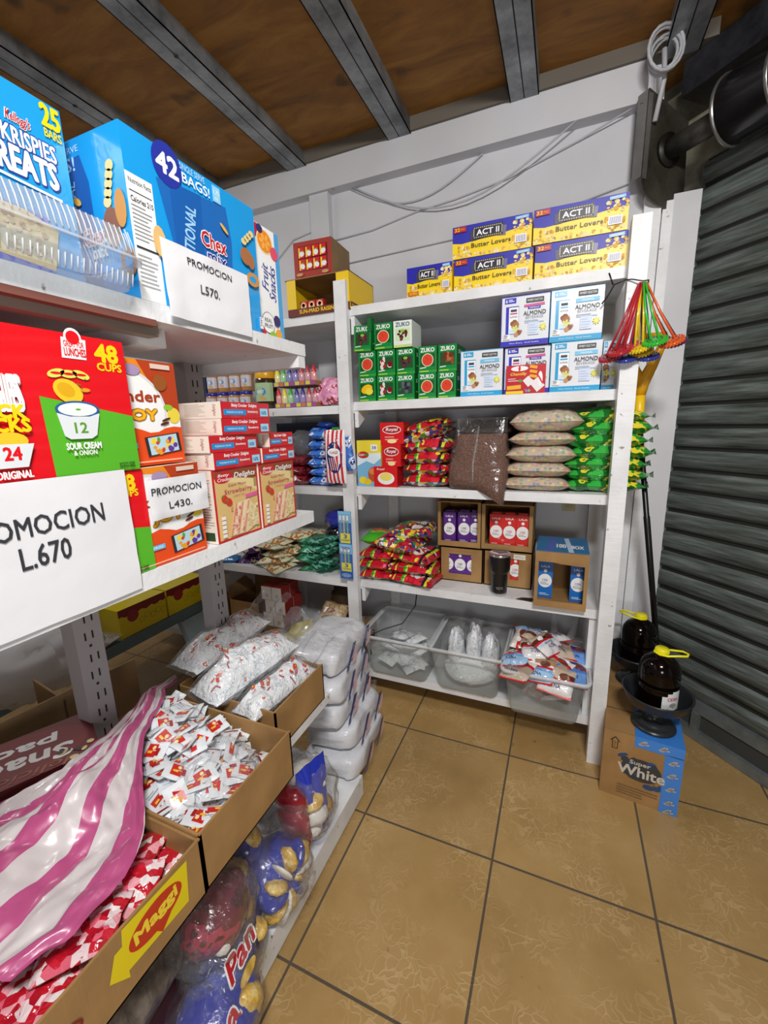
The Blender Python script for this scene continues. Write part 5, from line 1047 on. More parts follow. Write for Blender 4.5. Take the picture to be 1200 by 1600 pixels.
def cake_up(x, y, label, rz=0):
    w, h, d = .150, .167, .046; b = carton(w, d, h, {'front': CRED, 'left': CR_, 'right': CR_, 'top': CRED}); p = front(b, 0, 0, 0); cake_front(p, w, h)
    q = Panel(b, (0, d, 0), (0, -1, 0), (0, 0, 1)); q.lines(.006, h*.9, d*.75, 20, h*.036, .002, K('#9a9284')); q.rect(.006, .006, d*.7, .02, K('#2c4a2c'))
    tag(b.build('cake_mix_box', loc=(x, y, mz), rz=Q+rz), label, 'box', 'cake mix boxes')
def cake_flat(x, y, z, label, w=.168, d=.125, rz=0):
    h = .0365; b = carton(w, d, h, {'front': CRED, 'left': CR_, 'right': CR_, 'top': CRED}); p = front(b, 0, 0, 0); cake_spine(p, w, h)
    q = Panel(b, (0, d, 0), (0, -1, 0), (0, 0, 1)); cake_side(q, d, h)
    tag(b.build('cake_mix_box', loc=(x, y, z), rz=Q+rz), label, 'box', 'cake mix boxes')
cake_up(-.704, .694, 'upright strawberry cake mix box with a cake slice, left of the standing pair'); cake_up(-.704, .850, 'upright strawberry cake mix box with a cake slice, right of the standing pair')
cake_up(-.758, .700, 'upright cake mix box standing hidden behind the left front one'); cake_up(-.758, .856, 'upright cake mix box standing hidden behind the right front one')
fz = mz+.168
for i, (y, x, w_, wh) in enumerate(((.702, -.700, .158, 'lowest of four in the left stack'), (.698, -.704, .160, 'second from the bottom in the left stack'), (.738, -.702, .166, 'second from the top in the left stack'), (.741, -.702, .168, 'topmost of the left stack'))):
    cake_flat(x, y, fz+i*.0372, 'cake mix box lying flat, '+wh, w_, rz=R((0, 1, -1, 0)[i]))
cake_flat(-.700, .866, fz, 'cake mix box lying flat, lower one of the short right stack', .140); cake_flat(-.708, .909, fz+.0374, 'cake mix box lying flat, upper one of the short right stack', .104)

# ------------------------------------------------------------------ open boxes on the low board
def open_box(name, x0, x1, y0, y1, z, h, label, th=.005, wav=0):
    t = thing(name, label, 'box', ((x0+x1)/2, (y0+y1)/2, z)); w2, d2 = (x1-x0)/2, (y1-y0)/2; b = MB()
    b.box(-w2, w2, -d2, d2, 0, .004, CARDIN)
    for a in (( w2-th, w2, -d2, d2), (-w2, -w2+th, -d2, d2), (-w2, w2, -d2, -d2+th), (-w2, w2, d2-th, d2)):
        n = {'left': CARDIN} if a[0] == w2-th else {}
        hh = h*(1 if a[0] != -w2 else .97); b.box(a[0], a[1], a[2], a[3], 0, hh, CARD, n)
    b.build('box_shell', t); return t
lz = .599
t0 = open_box('cardboard_box', -1.02, -.600, -.25, .4605, lz, .130, 'large open cardboard box with a yellow label, nearest on the low board')
b = MB(); p = Panel(b, (.2105, -(-.25+.458)/2, 0), (0, 1, 0), (0, 0, 1)); 
p.poly([(.290, .045), (.418, .032), (.425, .118), (.300, .128)], K('#e3cc1c', .35)); p.poly([(.270, .060), (.300, .030), (.300, .100), (.284, .10)], K('#e3cc1c', .35)); p.disc(.357, .082, .052, .030, K('#c0341c', .4), 30, .05); p.poly([(.35, .056), (.382, .056), (.362, .038)], K('#c0341c', .4)); p.text('Maggi', .357, .082, .084, .034, K('#f0d23a', .4), .05, 0, R(3))
p.disc(.18, .060, .050, .022, K('#7a2a1a', .7), 26); p.disc(.18, .060, .046, .018, K('#94421f', .7), 26); p.text('MAGGI', .18, .060, .07, .018, K('#6a2416', .7), .03)
b.build('printed_label', t0)
t1 = open_box('cardboard_box', -1.02, -.602, .462, .760, lz, .136, 'open cardboard box filled with loose seasoning sachets, in the middle of the low board')
t2 = open_box('cardboard_box', -1.055, -.690, .812, 1.066, lz, .128, 'open cardboard box holding three clear bags, at the far end of the low board')
# seasoning sachets
SW = K('#e4e9ee', .3, bump=.3, scale=40); SR = K('#cf2620', .3, coat=.3)
def sachet_proto(k):
    b = MB(); w_, d_ = .062, .046; top = pillow(b, w_, d_, .007, SW, 200+k, nu=8, nv=6, wr=.3, fin=.12); p = surf(b, top, w_, d_)
    if k == 0: p.rect(w_*.24, d_*.18, w_*.40, d_*.64, SR); p.rect(w_*.30, d_*.36, w_*.20, d_*.12, K('#f0c23a', .3)); p.disc(w_*.52, d_*.62, w_*.07, d_*.10, K('#f3e3a0', .3)); p.rect(w_*.64, d_*.26, w_*.14, d_*.36, K('#a81a1a', .3))
    elif k == 1: p.rect(w_*.10, d_*.20, w_*.55, d_*.30, SR); p.rect(w_*.2, d_*.26, w_*.2, d_*.1, K('#f0c23a', .3)); p.lines(w_*.15, d_*.75, w_*.6, 2, d_*.1, d_*.03, K('#9aa4b0'))
    else: p.rect(w_*.80, d_*.08, w_*.08, d_*.84, K('#8a1e2a', .3)); p.lines(w_*.15, d_*.7, w_*.5, 3, d_*.14, d_*.03, K('#b4bcc8')); p.disc(w_*.6, d_*.4, w_*.05, d_*.06, K('#c86a5a', .3), 8)
    o = b.build('seasoning_sachet'); return tag(o, 'white and red seasoning sachet among many alike in the middle cardboard box', 'sachet', 'seasoning sachets in the middle box')
protos = [sachet_proto(k) for k in range(3)]
rr = random.Random(11); used = set(); spots = []
for i in range(250):
    lay = i//50; x = rr.uniform(-.985, -.635); y = rr.uniform(.495, .728)
    zt = .70+.065*math.exp(-((x+.93)**2/.012+(y-.66)**2/.02))+.028*math.exp(-((x+.80)**2/.01+(y-.60)**2/.008))-.02*max(0, (x+.75)/.12)
    spots.append((x, y, zt-.055+lay*.013, R(rr.gauss(0, 17)), R(rr.gauss(0, 17)), rr.uniform(0, 2*pi)))
spots.sort(key=lambda s: s[2])
for i, s in enumerate(spots):
    k = rr.choice((0, 0, 1, 2)); o = protos[k]
    if k in used: o = o.copy(); COL.objects.link(o)
    used.add(k); o.location = s[:3]; o.rotation_euler = s[3:]
for cx, cy, cz, rx, ry, rz_, sd, wh in ((-.90, .650, .730, .10, .085, .052, 2, 'left rear'), (-.74, .62, .700, .12, .10, .036, 6, 'right front')):
    b = MB(); crumple(b, 0, 0, 0, rx, ry, rz_, FILM, sd, nu=30, nv=16, amp=.14); b.add([(-rx*.6, ry*.8, .0), (-rx*.2, ry*1.05, .02), (rx*.4, ry*1.02, .01), (rx*.3, ry*.7, .03), (-rx*.4, ry*.6, .035)], [(0, 1, 2, 3, 4)], FILM)
    tag(b.build('plastic_bag', loc=(cx, cy, cz)), 'thin clear plastic bag over the sachets at the %s of the middle box' % wh, 'bag')
# three clear bags of stick sachets in the far box
STK = pattern('stick_sachet_print', [(0, '#eceff2'), (.47, '#e3e8ec'), (.55, '#b9c2cc'), (.575, '#eef1f4'), (.64, '#c9452f'), (.672, '#e98a3a'), (.685, '#eef1f4'), (.76, '#a8304a'), (.78, '#eef1f4')], 'noise', 30, .3, .9, 55, coat=.4)
for i, (x, y, z, w_, l_, t_, rz, tx, wh) in enumerate(((-1.035, 1.00, .735, .125, .33, .10, -4, 4, 'left one, leaning over the box edge'), (-.885, .945, .700, .135, .33, .115, -12, 6, 'middle one, the fullest'), (-.765, .925, .672, .095, .27, .085, -8, 2, 'right one, against the box front'))):
    t = thing('sachet_bag', 'clear bag of stick sachets in the far box, '+wh, 'bag', (x, y, z), R(rz), 'bags of stick sachets'); t.rotation_euler.x = R(tx)
    b = MB(); top = pillow(b, w_, l_, t_, STK, 300+i, nu=16, nv=26, wr=.25, ends='v', pu=2.2, pv=3, fin=.05); p = surf(b, top, w_, l_)
    r3 = random.Random(i)
    for q in range(16):
        x_, y_, a = r3.uniform(.12, .8)*w_, r3.uniform(.1, .9)*l_, r3.uniform(0, 3)
        p.disc(x_, y_, .007, .004, K('#c8401f', .3), 7, a); p.disc(x_, y_, .003, .002, K('#f0b23a', .3), 5, a); p.rect(x_+.005, y_-.012, .016, .003, K('#a8384a', .3), a)
    b.build('sachets', t)
    b = MB(); pillow(b, w_*1.06, l_*1.10, t_*1.08, FILM, 300+i, nu=16, nv=26, wr=.25, ends='v', pu=2.2, pv=3, fin=.05); b.grid(8, 5, lambda u, v, w_=w_, l_=l_, t_=t_: Vector(((u-.5)*w_*(1+.3*v), l_*.5+.11*v, t_*.42+.05*v+.02*sin(u*9)+.02*nz(u*4, v*4, i))), FILM); b.build('clear_bag', t)
# bright candy packs in the near box
RWP = pattern('pink_red_candy_pack', [(0, '#c4182c'), (.22, '#e86a80'), (.36, '#f3dfe2'), (.50, '#d02438'), (.66, '#f0a8b4'), (.8, '#b01428'), (.9, '#f6eeee')], 'voronoi', 75, .2, .7, 40, coat=.7)
rr = random.Random(21)
for i in range(64):
    x = rr.uniform(-.97, -.66); y = rr.uniform(-.02, .41); lay = i//16
    b = MB() if i < 4 else None
    if b: top = pillow(b, .12, .085, .022, RWP, 400+i, nu=10, nv=8, wr=.4); o = tag(b.build('candy_pack'), 'small red, pink and white candy pack among many in the near box', 'pack', 'candy packs in the near box'); 
    else: o = [c for c in COL.objects if c.name.startswith('candy_pack')][i % 4].copy(); COL.objects.link(o)
    o.location = (x, y, .628+lay*.019+.02*max(0, .2-y)); o.rotation_euler = (R(rr.gauss(0, 14)), R(rr.gauss(0, 14)), rr.uniform(0, 6))
# pink striped plastic sheet draped over the near boxes
STRIPE = pattern('pink_white_stripes', [(0, '#b04c7c'), (.47, '#c9c1c3')], 'u', 1, .34, .35, 9, coords='UV', stretch=(4.4, 1, 1), coat=.2)
Rp = [(-1.125, .88, .69), (-1.05, .755, .755), (-.955, .675, .800), (-.905, .61, .795), (-.845, .555, .792), (-.78, .50, .782), (-.735, .45, .775), (-.69, .40, .768), (-.655, .345, .758), (-.640, .27, .752), (-.665, .20, .748)]
Lp = [(-1.17, .84, .66), (-1.10, .70, .71), (-1.015, .62, .765), (-.975, .535, .772), (-.970, .46, .776), (-.980, .40, .776), (-1.000, .34, .772), (-1.02, .29, .77), (-1.03, .21, .765), (-.99, .13, .755), (-.93, .05, .75)]
def edge(E_, v):
    s = v*(len(E_)-1); i = min(int(s), len(E_)-2); return Vector(E_[i]).lerp(Vector(E_[i+1]), s-i)
def sheet(u, v):
    a, c = edge(Lp, v), edge(Rp, v); uu = u; p = a.lerp(c, uu)
    p.z += .016*sin(pi*u)+.022*sin(u*9.0+v*4.5)*(.4+.6*v)*sin(pi*min(1, u*1.05))+.030*nz(u*4, v*6, 2)*sin(pi*u)+.012*abs(nz(u*9, v*12, 4))+.004*nz(u*22, v*26, 4); p.y += .012*sin(v*13+u*5)*.6; p.x += .012*sin(v*11)*u
    if u > .96: p.z -= .006
    return p
b = MB(); b.grid(88, 120, sheet, STRIPE); [b.uv.__setitem__(i_, (q_[0]+.055*nz(q_[0]*3.2, q_[1]*3.5, 9)+.02*nz(q_[0]*8, q_[1]*9, 4)+.10*q_[1]*(1-q_[0]), q_[1])) for i_, q_ in list(b.uv.items())];
tag(b.build('plastic_sheet'), 'pink and white striped plastic sheet draped over the near boxes', 'sheet')
# dark red snack box at the back left
b = MB(); DR = K('#4a0f12', .5); b.box(-.09, .09, -.20, .20, 0, .046, DR, {'top': K('#64161a', .5)}); p = Panel(b, (-.10, -.20, .046), (1, 0, 0), (0, 1, 0))
p.disc(.10, .24, .085, .15, K('#7c161c', .5), 30); p.text('Snack', .125, .25, .21, .055, W, .05, 0, R(-97)); p.text('pack', .065, .25, .16, .05, W, .05, 0, R(-97)); p.text('delicious', .172, .26, .20, .026, K('#8a4a2a'), .02, .2, R(-97)); p.blobs(.015, .185, .0, .08, 16, .006, .012, [K('#3a2218'), K('#d8c48a')], 4); p.blobs(.14, .185, .33, .39, 12, .005, .010, [K('#3a2218'), K('#d8c48a')], 5)
tag(b.build('snack_box', loc=(-1.118, .368, .7335), rz=R(-25)), 'dark red snack pack box lying behind the pink striped sheet', 'box')
b = MB(); b.box(-.006, 0, -.2, .2, 0, .17, CARDD); b.box(-.2, 0, -.006, 0, 0, .15, CARDD); b.box(-.2, 0, -.2, 0, 0, .005, CARDD)
tag(b.build('cardboard_box', loc=(-1.275, .62, .60), rz=R(-8)), 'dark cardboard box edge behind the dark red snack box, against the next aisle', 'box')

# ------------------------------------------------------------------ left bay of the back shelving
bz = [z-.011 for z in BZ]
def jar(b_name, x, y, z, r, h, lidc, bodyc, label, group=None, lab=W, band=True):
    t = thing(b_name, label, 'jar', (x, y, z), 0, group)
    b = MB(); b.lathe([(0, 0), (r*.95, 0), (r, .004), (r, h*.78), (r*.9, h*.84)], K(bodyc, .15, coat=.8), 22)
    if band: p = Panel(b, (0, 0, 0), (1, 0, 0), (0, 0, 1), warp=lambda a, c, k: Vector(((r+.0006+k)*sin(a/r), -(r+.0006+k)*cos(a/r), c))); [p.rect(-r*1.2+i*r*.3, h*.2, r*.31, h*.5, lab, k=1) for i in range(8)]; p.k = 2; p.disc(0, h*.46, r*.55, h*.12, K('#3f86c4')); p.text('PEANUT', 0, h*.46, r*.8, h*.09, W, .03); p.disc(r*.2, h*.28, r*.3, h*.05, K('#d8a45a'))
    b.build('body', t); b = MB(); b.lathe([(r*.94, h*.82), (r*.97, h*.84), (r*.97, h*.97), (r*.92, h), (0, h)], K(lidc, .3), 22); b.build('lid', t); return t
z = bz[1]+.001
for row, zz in ((0, z), (1, z+.102)):
    for i in range(4): jar('peanut_butter_jar', -1.865+i*.078, 1.915+.004*i+(.02 if row else 0), zz, .036, .100 if row == 0 else .118, '#2f3192', '#b3824e', 'peanut butter jar with a blue lid, %s from the left in the %s row' % (nm[i], ('bottom', 'top')[row]), 'peanut butter jars with blue lids', lab=K('#c9c6d0', .3))
jar('candy_jar', -1.492, 1.93, z, .060, .190, '#e6a81c', '#3a2a1c', 'large jar with an orange yellow lid and pale green label, beside the peanut butter', lab=K('#a9c79a', .3))
bt = [('#d6303a', '#e8a0a0'), ('#ecd62a', '#eae3a0'), ('#3fae3f', '#a8d8a8'), ('#3a3a8c', '#8f90c0'), ('#4a3a8c', '#a090c8'), ('#c0404a', '#d8a0a8'), ('#b83a4c', '#d8a0a8')]
for row, zz in ((0, z), (1, z+.106)):
    t = thing('drink_tray', 'printed cardboard tray of small pointed drinks, %s of the two' % ('lower', 'upper')[row], 'tray', (-1.405, 1.875, zz))
    b = MB(); b.box(0, .245, 0, .16, 0, .003, CARD); b.box(0, .245, -.001, .001, 0, .022, K('#7a5a9c', .4)); b.box(0, .245, .16, .162, 0, .022, K('#7a5a9c', .4)); b.box(-.001, .001, 0, .16, 0, .022, CARD); b.box(.244, .246, 0, .16, 0, .022, CARD); p = front(b, 0, -.001, 0)
    for i in range(4): p.rect(.006+i*.064, .002, .026, .018, K('#d9c84a')); p.rect(.036+i*.064, .002, .026, .018, K('#a8508c') if i % 2 else K('#d07a3a'))
    b.build('tray', t)
    for i in range(7):
        ca, cb_ = bt[(i+row) % 7]; t = thing('drink_bottle', 'pointed drink bottle with a %s cap, %s from left in the %s tray' % (('red', 'yellow', 'green', 'dark blue', 'violet', 'dull red', 'crimson')[(i+row) % 7], ('first', 'second', 'third', 'fourth', 'fifth', 'sixth', 'seventh')[i], ('lower', 'upper')[row]), 'bottle', (-1.388+i*.0345, 1.892+.004*i, zz+.0032), 0, 'small pointed drink bottles')
        b = MB(); b.lathe([(0, 0), (.014, 0), (.0155, .004), (.0155, .05), (.012, .062)], K(cb_, .15, coat=.8), 14); b.build('body', t); b = MB(); b.lathe([(.0125, .060), (.012, .066), (.005, .094), (0, .098)], K(ca, .3), 14); b.build('cap', t)
PNK = pattern('pink_leaf_pack', [(0, '#e58ab4'), (.4, '#eeb0cc'), (.52, '#b01c3a'), (.62, '#e9d9dc'), (.75, '#d86a9c')], 'noise', 16, .25, .5, 24, coat=.5)
b = MB(); top = pillow(b, .20, .15, .09, PNK, 7, wr=.3, ends='v'); put(b, 'candy_bag', 'pink and red bag with a clear neck leaning behind the left white post', 'bag', (-1.075, 1.975, z+.055), (R(62), 0, R(-20)))
b = MB(); top = pillow(b, .13, .12, .08, K('#6a1420', .25, coat=.6), 17, wr=.3, ends='v'); put(b, 'candy_bag', 'dark red bag just right of the left white post on the second board', 'bag', (-.905, 2.12, z+.05), (R(70), 0, R(0)))
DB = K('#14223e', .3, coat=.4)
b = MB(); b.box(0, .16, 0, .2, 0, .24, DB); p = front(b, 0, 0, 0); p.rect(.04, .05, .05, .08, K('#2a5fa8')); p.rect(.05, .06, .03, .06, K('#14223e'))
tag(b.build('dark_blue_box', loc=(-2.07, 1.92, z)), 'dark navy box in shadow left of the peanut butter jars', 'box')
b = MB(); b.box(0, .055, 0, .05, 0, .075, K('#e0963a', .4)); p = front(b, 0, 0, 0); p.disc(.028, .04, .016, .02, K('#e9dccb')); tag(b.build('small_orange_box', loc=(-1.985, 1.875, z)), 'small orange box with a pale disc, left of the peanut butter jars', 'box')
# third board, left bay
z = bz[2]+.001
BLP = pattern('blue_pack_print', [(0, '#2a55b0'), (.4, '#3f78d0'), (.55, '#cdd9ee'), (.62, '#23408c'), (.8, '#8fb4e6')], 'noise', 14, .22, .6, 26, coat=.7)
for i in range(5):
    b = MB(); pillow(b, .145, .16, .05, BLP, 500+i, wr=.3); put(b, 'snack_bag', 'glossy blue snack bag in the short stack left of the post, %s' % ('lowest', 'second from the bottom', 'third from the bottom', 'fourth from the bottom', 'topmost')[i], 'bag', (-1.165+.004*(i % 2), 1.96, z+.047*i), (0, 0, R((-3, 4, 0, -5, 6)[i])), 'blue snack bags left of the post')
MRP = pattern('maroon_pack_print', [(0, '#6a1220'), (.5, '#8c1c2c'), (.6, '#3a1018'), (.72, '#b83a4a')], 'noise', 14, .22, .6, 26, coat=.7)
for i in range(3):
    b = MB(); pillow(b, .16, .16, .055, MRP, 520+i, wr=.3); put(b, 'snack_bag', 'dark maroon snack bag beside the blue stack, %s' % ('lowest', 'middle', 'top')[i], 'bag', (-1.315, 1.96, z+.05*i), (0, 0, R((3, -6, 2)[i])), 'maroon snack bags')
b = MB(); crumple(b, 0, 0, 0, .07, .07, .065, BAGF, 3); tag(b.build('plastic_bag', loc=(-1.32, 1.97, z+.222)), 'crumpled clear bag on top of the maroon snack bags', 'bag')
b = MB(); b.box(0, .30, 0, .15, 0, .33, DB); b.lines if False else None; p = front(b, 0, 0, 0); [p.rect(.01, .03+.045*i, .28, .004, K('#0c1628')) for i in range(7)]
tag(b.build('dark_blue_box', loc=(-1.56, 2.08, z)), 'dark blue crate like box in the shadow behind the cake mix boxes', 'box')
b = MB(); pillow(b, .13, .13, .05, BLP, 530, wr=.4); put(b, 'snack_bag', 'blue and orange snack bag lying crosswise above the blue stack', 'bag', (-1.17, 1.93, z+.245), (R(8), R(6), R(30)))
b = MB(); crumple(b, 0, 0, 0, .055, .055, .020, K('#1c3f8c', .25, coat=.5), 4); tag(b.build('blue_cap_bag', loc=(-1.15, 1.97, z+.315)), 'round dark blue pouch at the very top of the blue stack', 'bag')
# hanging packets on the left post
fp = thing('candy_packet', 'flag striped red white and blue candy packet hanging on the left post', 'packet', (-1.005, 1.795, 1.475))
b = MB(); FS = pattern('red_white_bars', [(0, '#d02834'), (.5, '#f0eef0')], 'u', 1, .25, .3, 20, coords='UV', stretch=(5, 1, 1), coat=.5)
tf = pillow(b, .110, .255, .03, FS, 3, wr=.2, ends='v'); p = surf(b, tf, .110, .255); p.disc(.057, .125, .040, .075, K('#23306e', .3), 26); p.disc(.057, .15, .032, .02, W, 18); p.text('FLAGS', .057, .15, .045, .014, K('#b02030'), .03, .2); rs_ = random.Random(2)
for i in range(9): p.disc(.03+.055*rs_.random(), .17+.05*rs_.random(), .003, .003, W, 5)
for i in range(7): p.rect(.035+i*.006, .065, .003, .06, (W, RED)[i % 2], R(8))
o = b.build('pouch', fp); o.rotation_euler = (R(90), 0, 0); o.location = (0, 0, -.128)
b = MB(); b.box(-.018, .018, -.004, .002, -.006, .012, K('#2f8a3a')); b.build('clip', fp)
b = MB(); t_ = pillow(b, .05, .16, .02, BLP, 6, wr=.3, ends='v'); o = put(b, 'candy_packet', 'narrow blue candy packet hanging half behind the flag striped one', 'packet', (-.940, 1.805, 1.36), (R(90), R(-10), 0))
def brush(x, z, label, l=.21):
    t = thing('toothbrush_pack', label, 'packet', (x, 1.806, z), 0, 'hanging toothbrush packs'); b = MB(); b.box(-.036, .036, -.003, 0, -l, 0, K('#2563b8', .3, coat=.5)); b.box(-.036, .036, -.0035, 0, -l*.28, 0, K('#7fc0e8', .3)); b.build('card', t)
    b = MB(); p = front(b, -.036, -.004, -l); 
    for i in range(3): p.rect(.010+.02*i, l*.40, .006, l*.5, (K('#3fb0d8'), K('#e3d84a'), K('#5fc0a8'))[i]); p.rect(.007+.02*i, l*.78, .012, l*.12, W)
    p.rect(.010, l*.22, .056, l*.24, K('#f0e63a')); p.text('3', .038, l*.385, .02, l*.10, K('#23408c'), .05); p.text('TOOTHBRUSH', .038, l*.295, .046, l*.045, K('#23408c'), .02); p.disc(.036, l*.10, .026, l*.05, W, 16); p.disc(.036, l*.10, .024, l*.04, K('#2563b8')); p.text('Oral', .036, l*.10, .03, l*.035, W, .03)
    b.build('print', t); b = MB(); b.box(-.03, .03, -.014, -.0045, -l*.72, -l*.06, FILM); b.build('blister', t)
brush(-.985, 1.075, 'toothbrush pack with a yellow 3 sign, upper one hanging on the left post'); 
b = MB(); brush(-.986, .905, 'toothbrush pack with a yellow 3 sign, lower one hanging on the left post', .185)
# fourth board, left bay
z = bz[3]+.001
PPL = pattern('purple_pack_print', [(0, '#3c1650'), (.45, '#5a2470'), (.56, '#c9b48a'), (.60, '#3c1650'), (.74, '#7a3a4a')], 'noise', 12, .22, .6, 26, coat=.7)
CRM = pattern('cream_nut_pack', [(0, '#d9dcb8'), (.42, '#e6e6cc'), (.52, '#c98a3a'), (.57, '#b06a2a'), (.60, '#dfe0c0'), (.74, '#9fb48a')], 'noise', 14, .22, .6, 26, coat=.7)
TGN = pattern('teal_green_pack', [(0, '#1f6a4a'), (.42, '#2f8a5a'), (.53, '#6fb0a0'), (.60, '#1c5a40'), (.72, '#5a8fb0')], 'noise', 12, .22, .6, 26, coat=.7)
RDN = pattern('red_green_pack', [(0, '#7a2030'), (.45, '#3a6a3a'), (.55, '#c04a3a'), (.65, '#4a1c28')], 'noise', 14, .22, .6, 26, coat=.7)
rr = random.Random(33)
def heap(cx, cy, n, m, name, lab, grp, w=.20, d=.15, t=.035, sx=.06, sy=.07, dz=.026):
    words = ('first', 'second', 'third', 'fourth', 'fifth', 'sixth', 'seventh', 'eighth')
    for i in range(n):
        b = MB(); pillow(b, w, d, t, m, 600+int(cx*100)+i, nu=14, nv=10, wr=.45)
        put(b, name, lab+', %s from the bottom' % words[i], 'bag', (cx+rr.uniform(-sx, sx), cy+rr.uniform(-sy, sy), z+i*dz), (R(rr.uniform(-6, 10)), R(rr.uniform(-9, 9)), rr.uniform(-.5, .5)), grp)
heap(-1.72, 1.96, 6, PPL, 'snack_bag', 'dark purple snack bag at the left of the fourth board', 'purple snack bags', sx=.05)
heap(-1.48, 1.96, 6, CRM, 'snack_bag', 'cream coloured nut snack bag', 'cream snack bags', w=.22, sx=.08)
heap(-1.24, 1.95, 7, TGN, 'snack_bag', 'teal green snack bag beside the left post', 'teal snack bags', w=.23, t=.036, sx=.02, sy=.03)
heap(-1.60, 2.10, 5, RDN, 'snack_bag', 'red and green snack bag at the back near the wall', 'red and green snack bags', sx=.08, dz=.036)
heap(-1.38, 2.10, 6, CRM, 'snack_bag', 'cream snack bag at the back near the wall', 'rear cream snack bags', sx=.05, dz=.033)
b = MB(); crumple(b, 0, 0, 0, .075, .07, .055, K('#2a2f9c', .2, coat=.8), 5, amp=.3); tag(b.build('blue_pouch', loc=(-1.165, 2.06, z+.28)), 'shiny royal blue pouch on a dark one behind the left post', 'bag')
b = MB(); crumple(b, 0, 0, 0, .08, .075, .06, K('#111118', .2, coat=.8), 8, amp=.3); tag(b.build('black_pouch', loc=(-1.165, 2.07, z+.19)), 'shiny black pouch under the royal blue one', 'bag')
b = MB(); pillow(b, .12, .09, .03, K('#3f86c8', .25, coat=.6), 2, wr=.4); put(b, 'snack_bag', 'small light blue bag at the far left end of the fourth board', 'bag', (-1.86, 1.91, z), (0, 0, .4))
# bottom board, left bay
z = bz[4]+.001
t = thing('cardboard_box', 'open cardboard box with raised flaps on the bottom board behind the sachet bags', 'box', (-1.895, 1.90, z+.06)); b = MB(); b.box(0, .235, 0, .005, 0, .20, CARD, {}); b.box(.230, .235, 0, .25, 0, .21, CARDD); b.box(0, .005, 0, .25, 0, .20, CARD); b.box(0, .235, .245, .25, 0, .20, CARDIN); b.box(0, .235, 0, .25, -.06, .004, CARDIN); b.build('box_shell', t)
b = MB(); b.add([(0, .25, .20), (.235, .25, .20), (.24, .27, .34), (-.005, .27, .34)], [(0, 1, 2, 3)], CARD); b.add([(0, .252, .20), (.235, .252, .20), (.24, .274, .34), (-.005, .274, .34)], [(3, 2, 1, 0)], CARD); p = Panel(b, (0, .25, .20), (1, 0, 0), (0, .02, .14)); p.lines(.08, .07, .1, 3, .014, .005, K('#a8503a')); b.add([(0, 0, .2), (.005, .25, .2), (-.03, .2, .29), (-.03, .03, .27)], [(0, 1, 2, 3), (3, 2, 1, 0)], CARDIN); b.build('flap', t)
b = MB(); b.box(0, .04, 0, .03, 0, .11, K('#2a4f9c', .3)); tag(b.build('small_blue_box', loc=(-1.71, 1.97, z+.066)), 'small blue carton inside the open cardboard box', 'box')
b = MB(); b.box(0, .02, 0, .25, 0, .30, K('#b07a3a', .6)); tag(b.build('wooden_plank', loc=(-1.935, 1.90, z)), 'narrow orange brown wooden plank standing left of the open cardboard box', 'plank')
k = 0
for row in range(3):
    for col_ in range(2):
        for dep in range(2):
            k += 1; b = MB(); WR = K('#b03a34', .4); b.box(0, .070, 0, .085, 0, .082, WR, {'front': K('#ece9e6', .4)}); p = front(b, 0, 0, 0); p.rect(.028, .012, .02, .024, DK); p.rect(.029, .013, .018, .022, W); p.lines(.031, .033, .014, 4, .005, .002, DK); q = Panel(b, (0, 0, .082), (1, 0, 0), (0, 1, 0)); q.rect(.034, 0, .0012, .085, K('#d88a80'))
            tag(b.build('small_white_box', loc=(-1.618+.073*col_+.02*(row == 1), 1.885+.088*dep, z+.142+.084*row if row < 9 else 0)), 'white and red carton in the block behind the sachet bags, %s row, %s, %s' % (('bottom', 'middle', 'top')[row], ('left', 'right')[col_], ('front', 'back')[dep]), 'box', 'white and red cartons')
b = MB(); b.box(0, .165, 0, .18, 0, .141, CARDD); tag(b.build('cardboard_box', loc=(-1.622, 1.882, z)), 'dull carton under the block of white and red cartons', 'box')
for i in range(3):
    b = MB(); b.box(0, .055, 0, .05, 0, .042, K('#b9b2a4', .5), {'front': K('#e9e02a', .4)}); p = front(b, 0, 0, 0); p.poly([(.012, .008), (.04, .030), (.03, .034), (.02, .018)], DK)
    tag(b.build('small_yellow_box', loc=(-1.965+.006*i, 1.875, z+.305+.043*i)), 'small grey carton with a yellow end near the slotted upright, %s of three' % ('lowest', 'middle', 'top')[i], 'box', 'small yellow ended cartons')
b = MB(); b.box(0, .12, 0, .12, 0, .304, CARDD); tag(b.build('cardboard_box', loc=(-2.06, 1.875, z)), 'tall dull carton under the small yellow ended cartons', 'box')
b = MB(); pillow(b, .20, .16, .06, K('#e3d774', .35, coat=.3), 9, wr=.4); put(b, 'yellow_bag', 'pale yellow bag slumped in front of the white and red cartons', 'bag', (-1.40, 1.93, z+.08), (R(30), R(-22), R(10)))
b = MB(); pillow(b, .16, .16, .10, CARDD, 9, wr=.3); put(b, 'paper_bag', 'dull bag under the pale yellow one on the bottom board', 'bag', (-1.40, 1.97, z), (0, 0, 0))
SEED = pattern('oat_seed_mix', [(.3, '#8a6a48'), (.5, '#b8986e'), (.7, '#d8c4a0')], 'noise', 90, .5, .5, 60, interp='LINEAR', coat=.5)
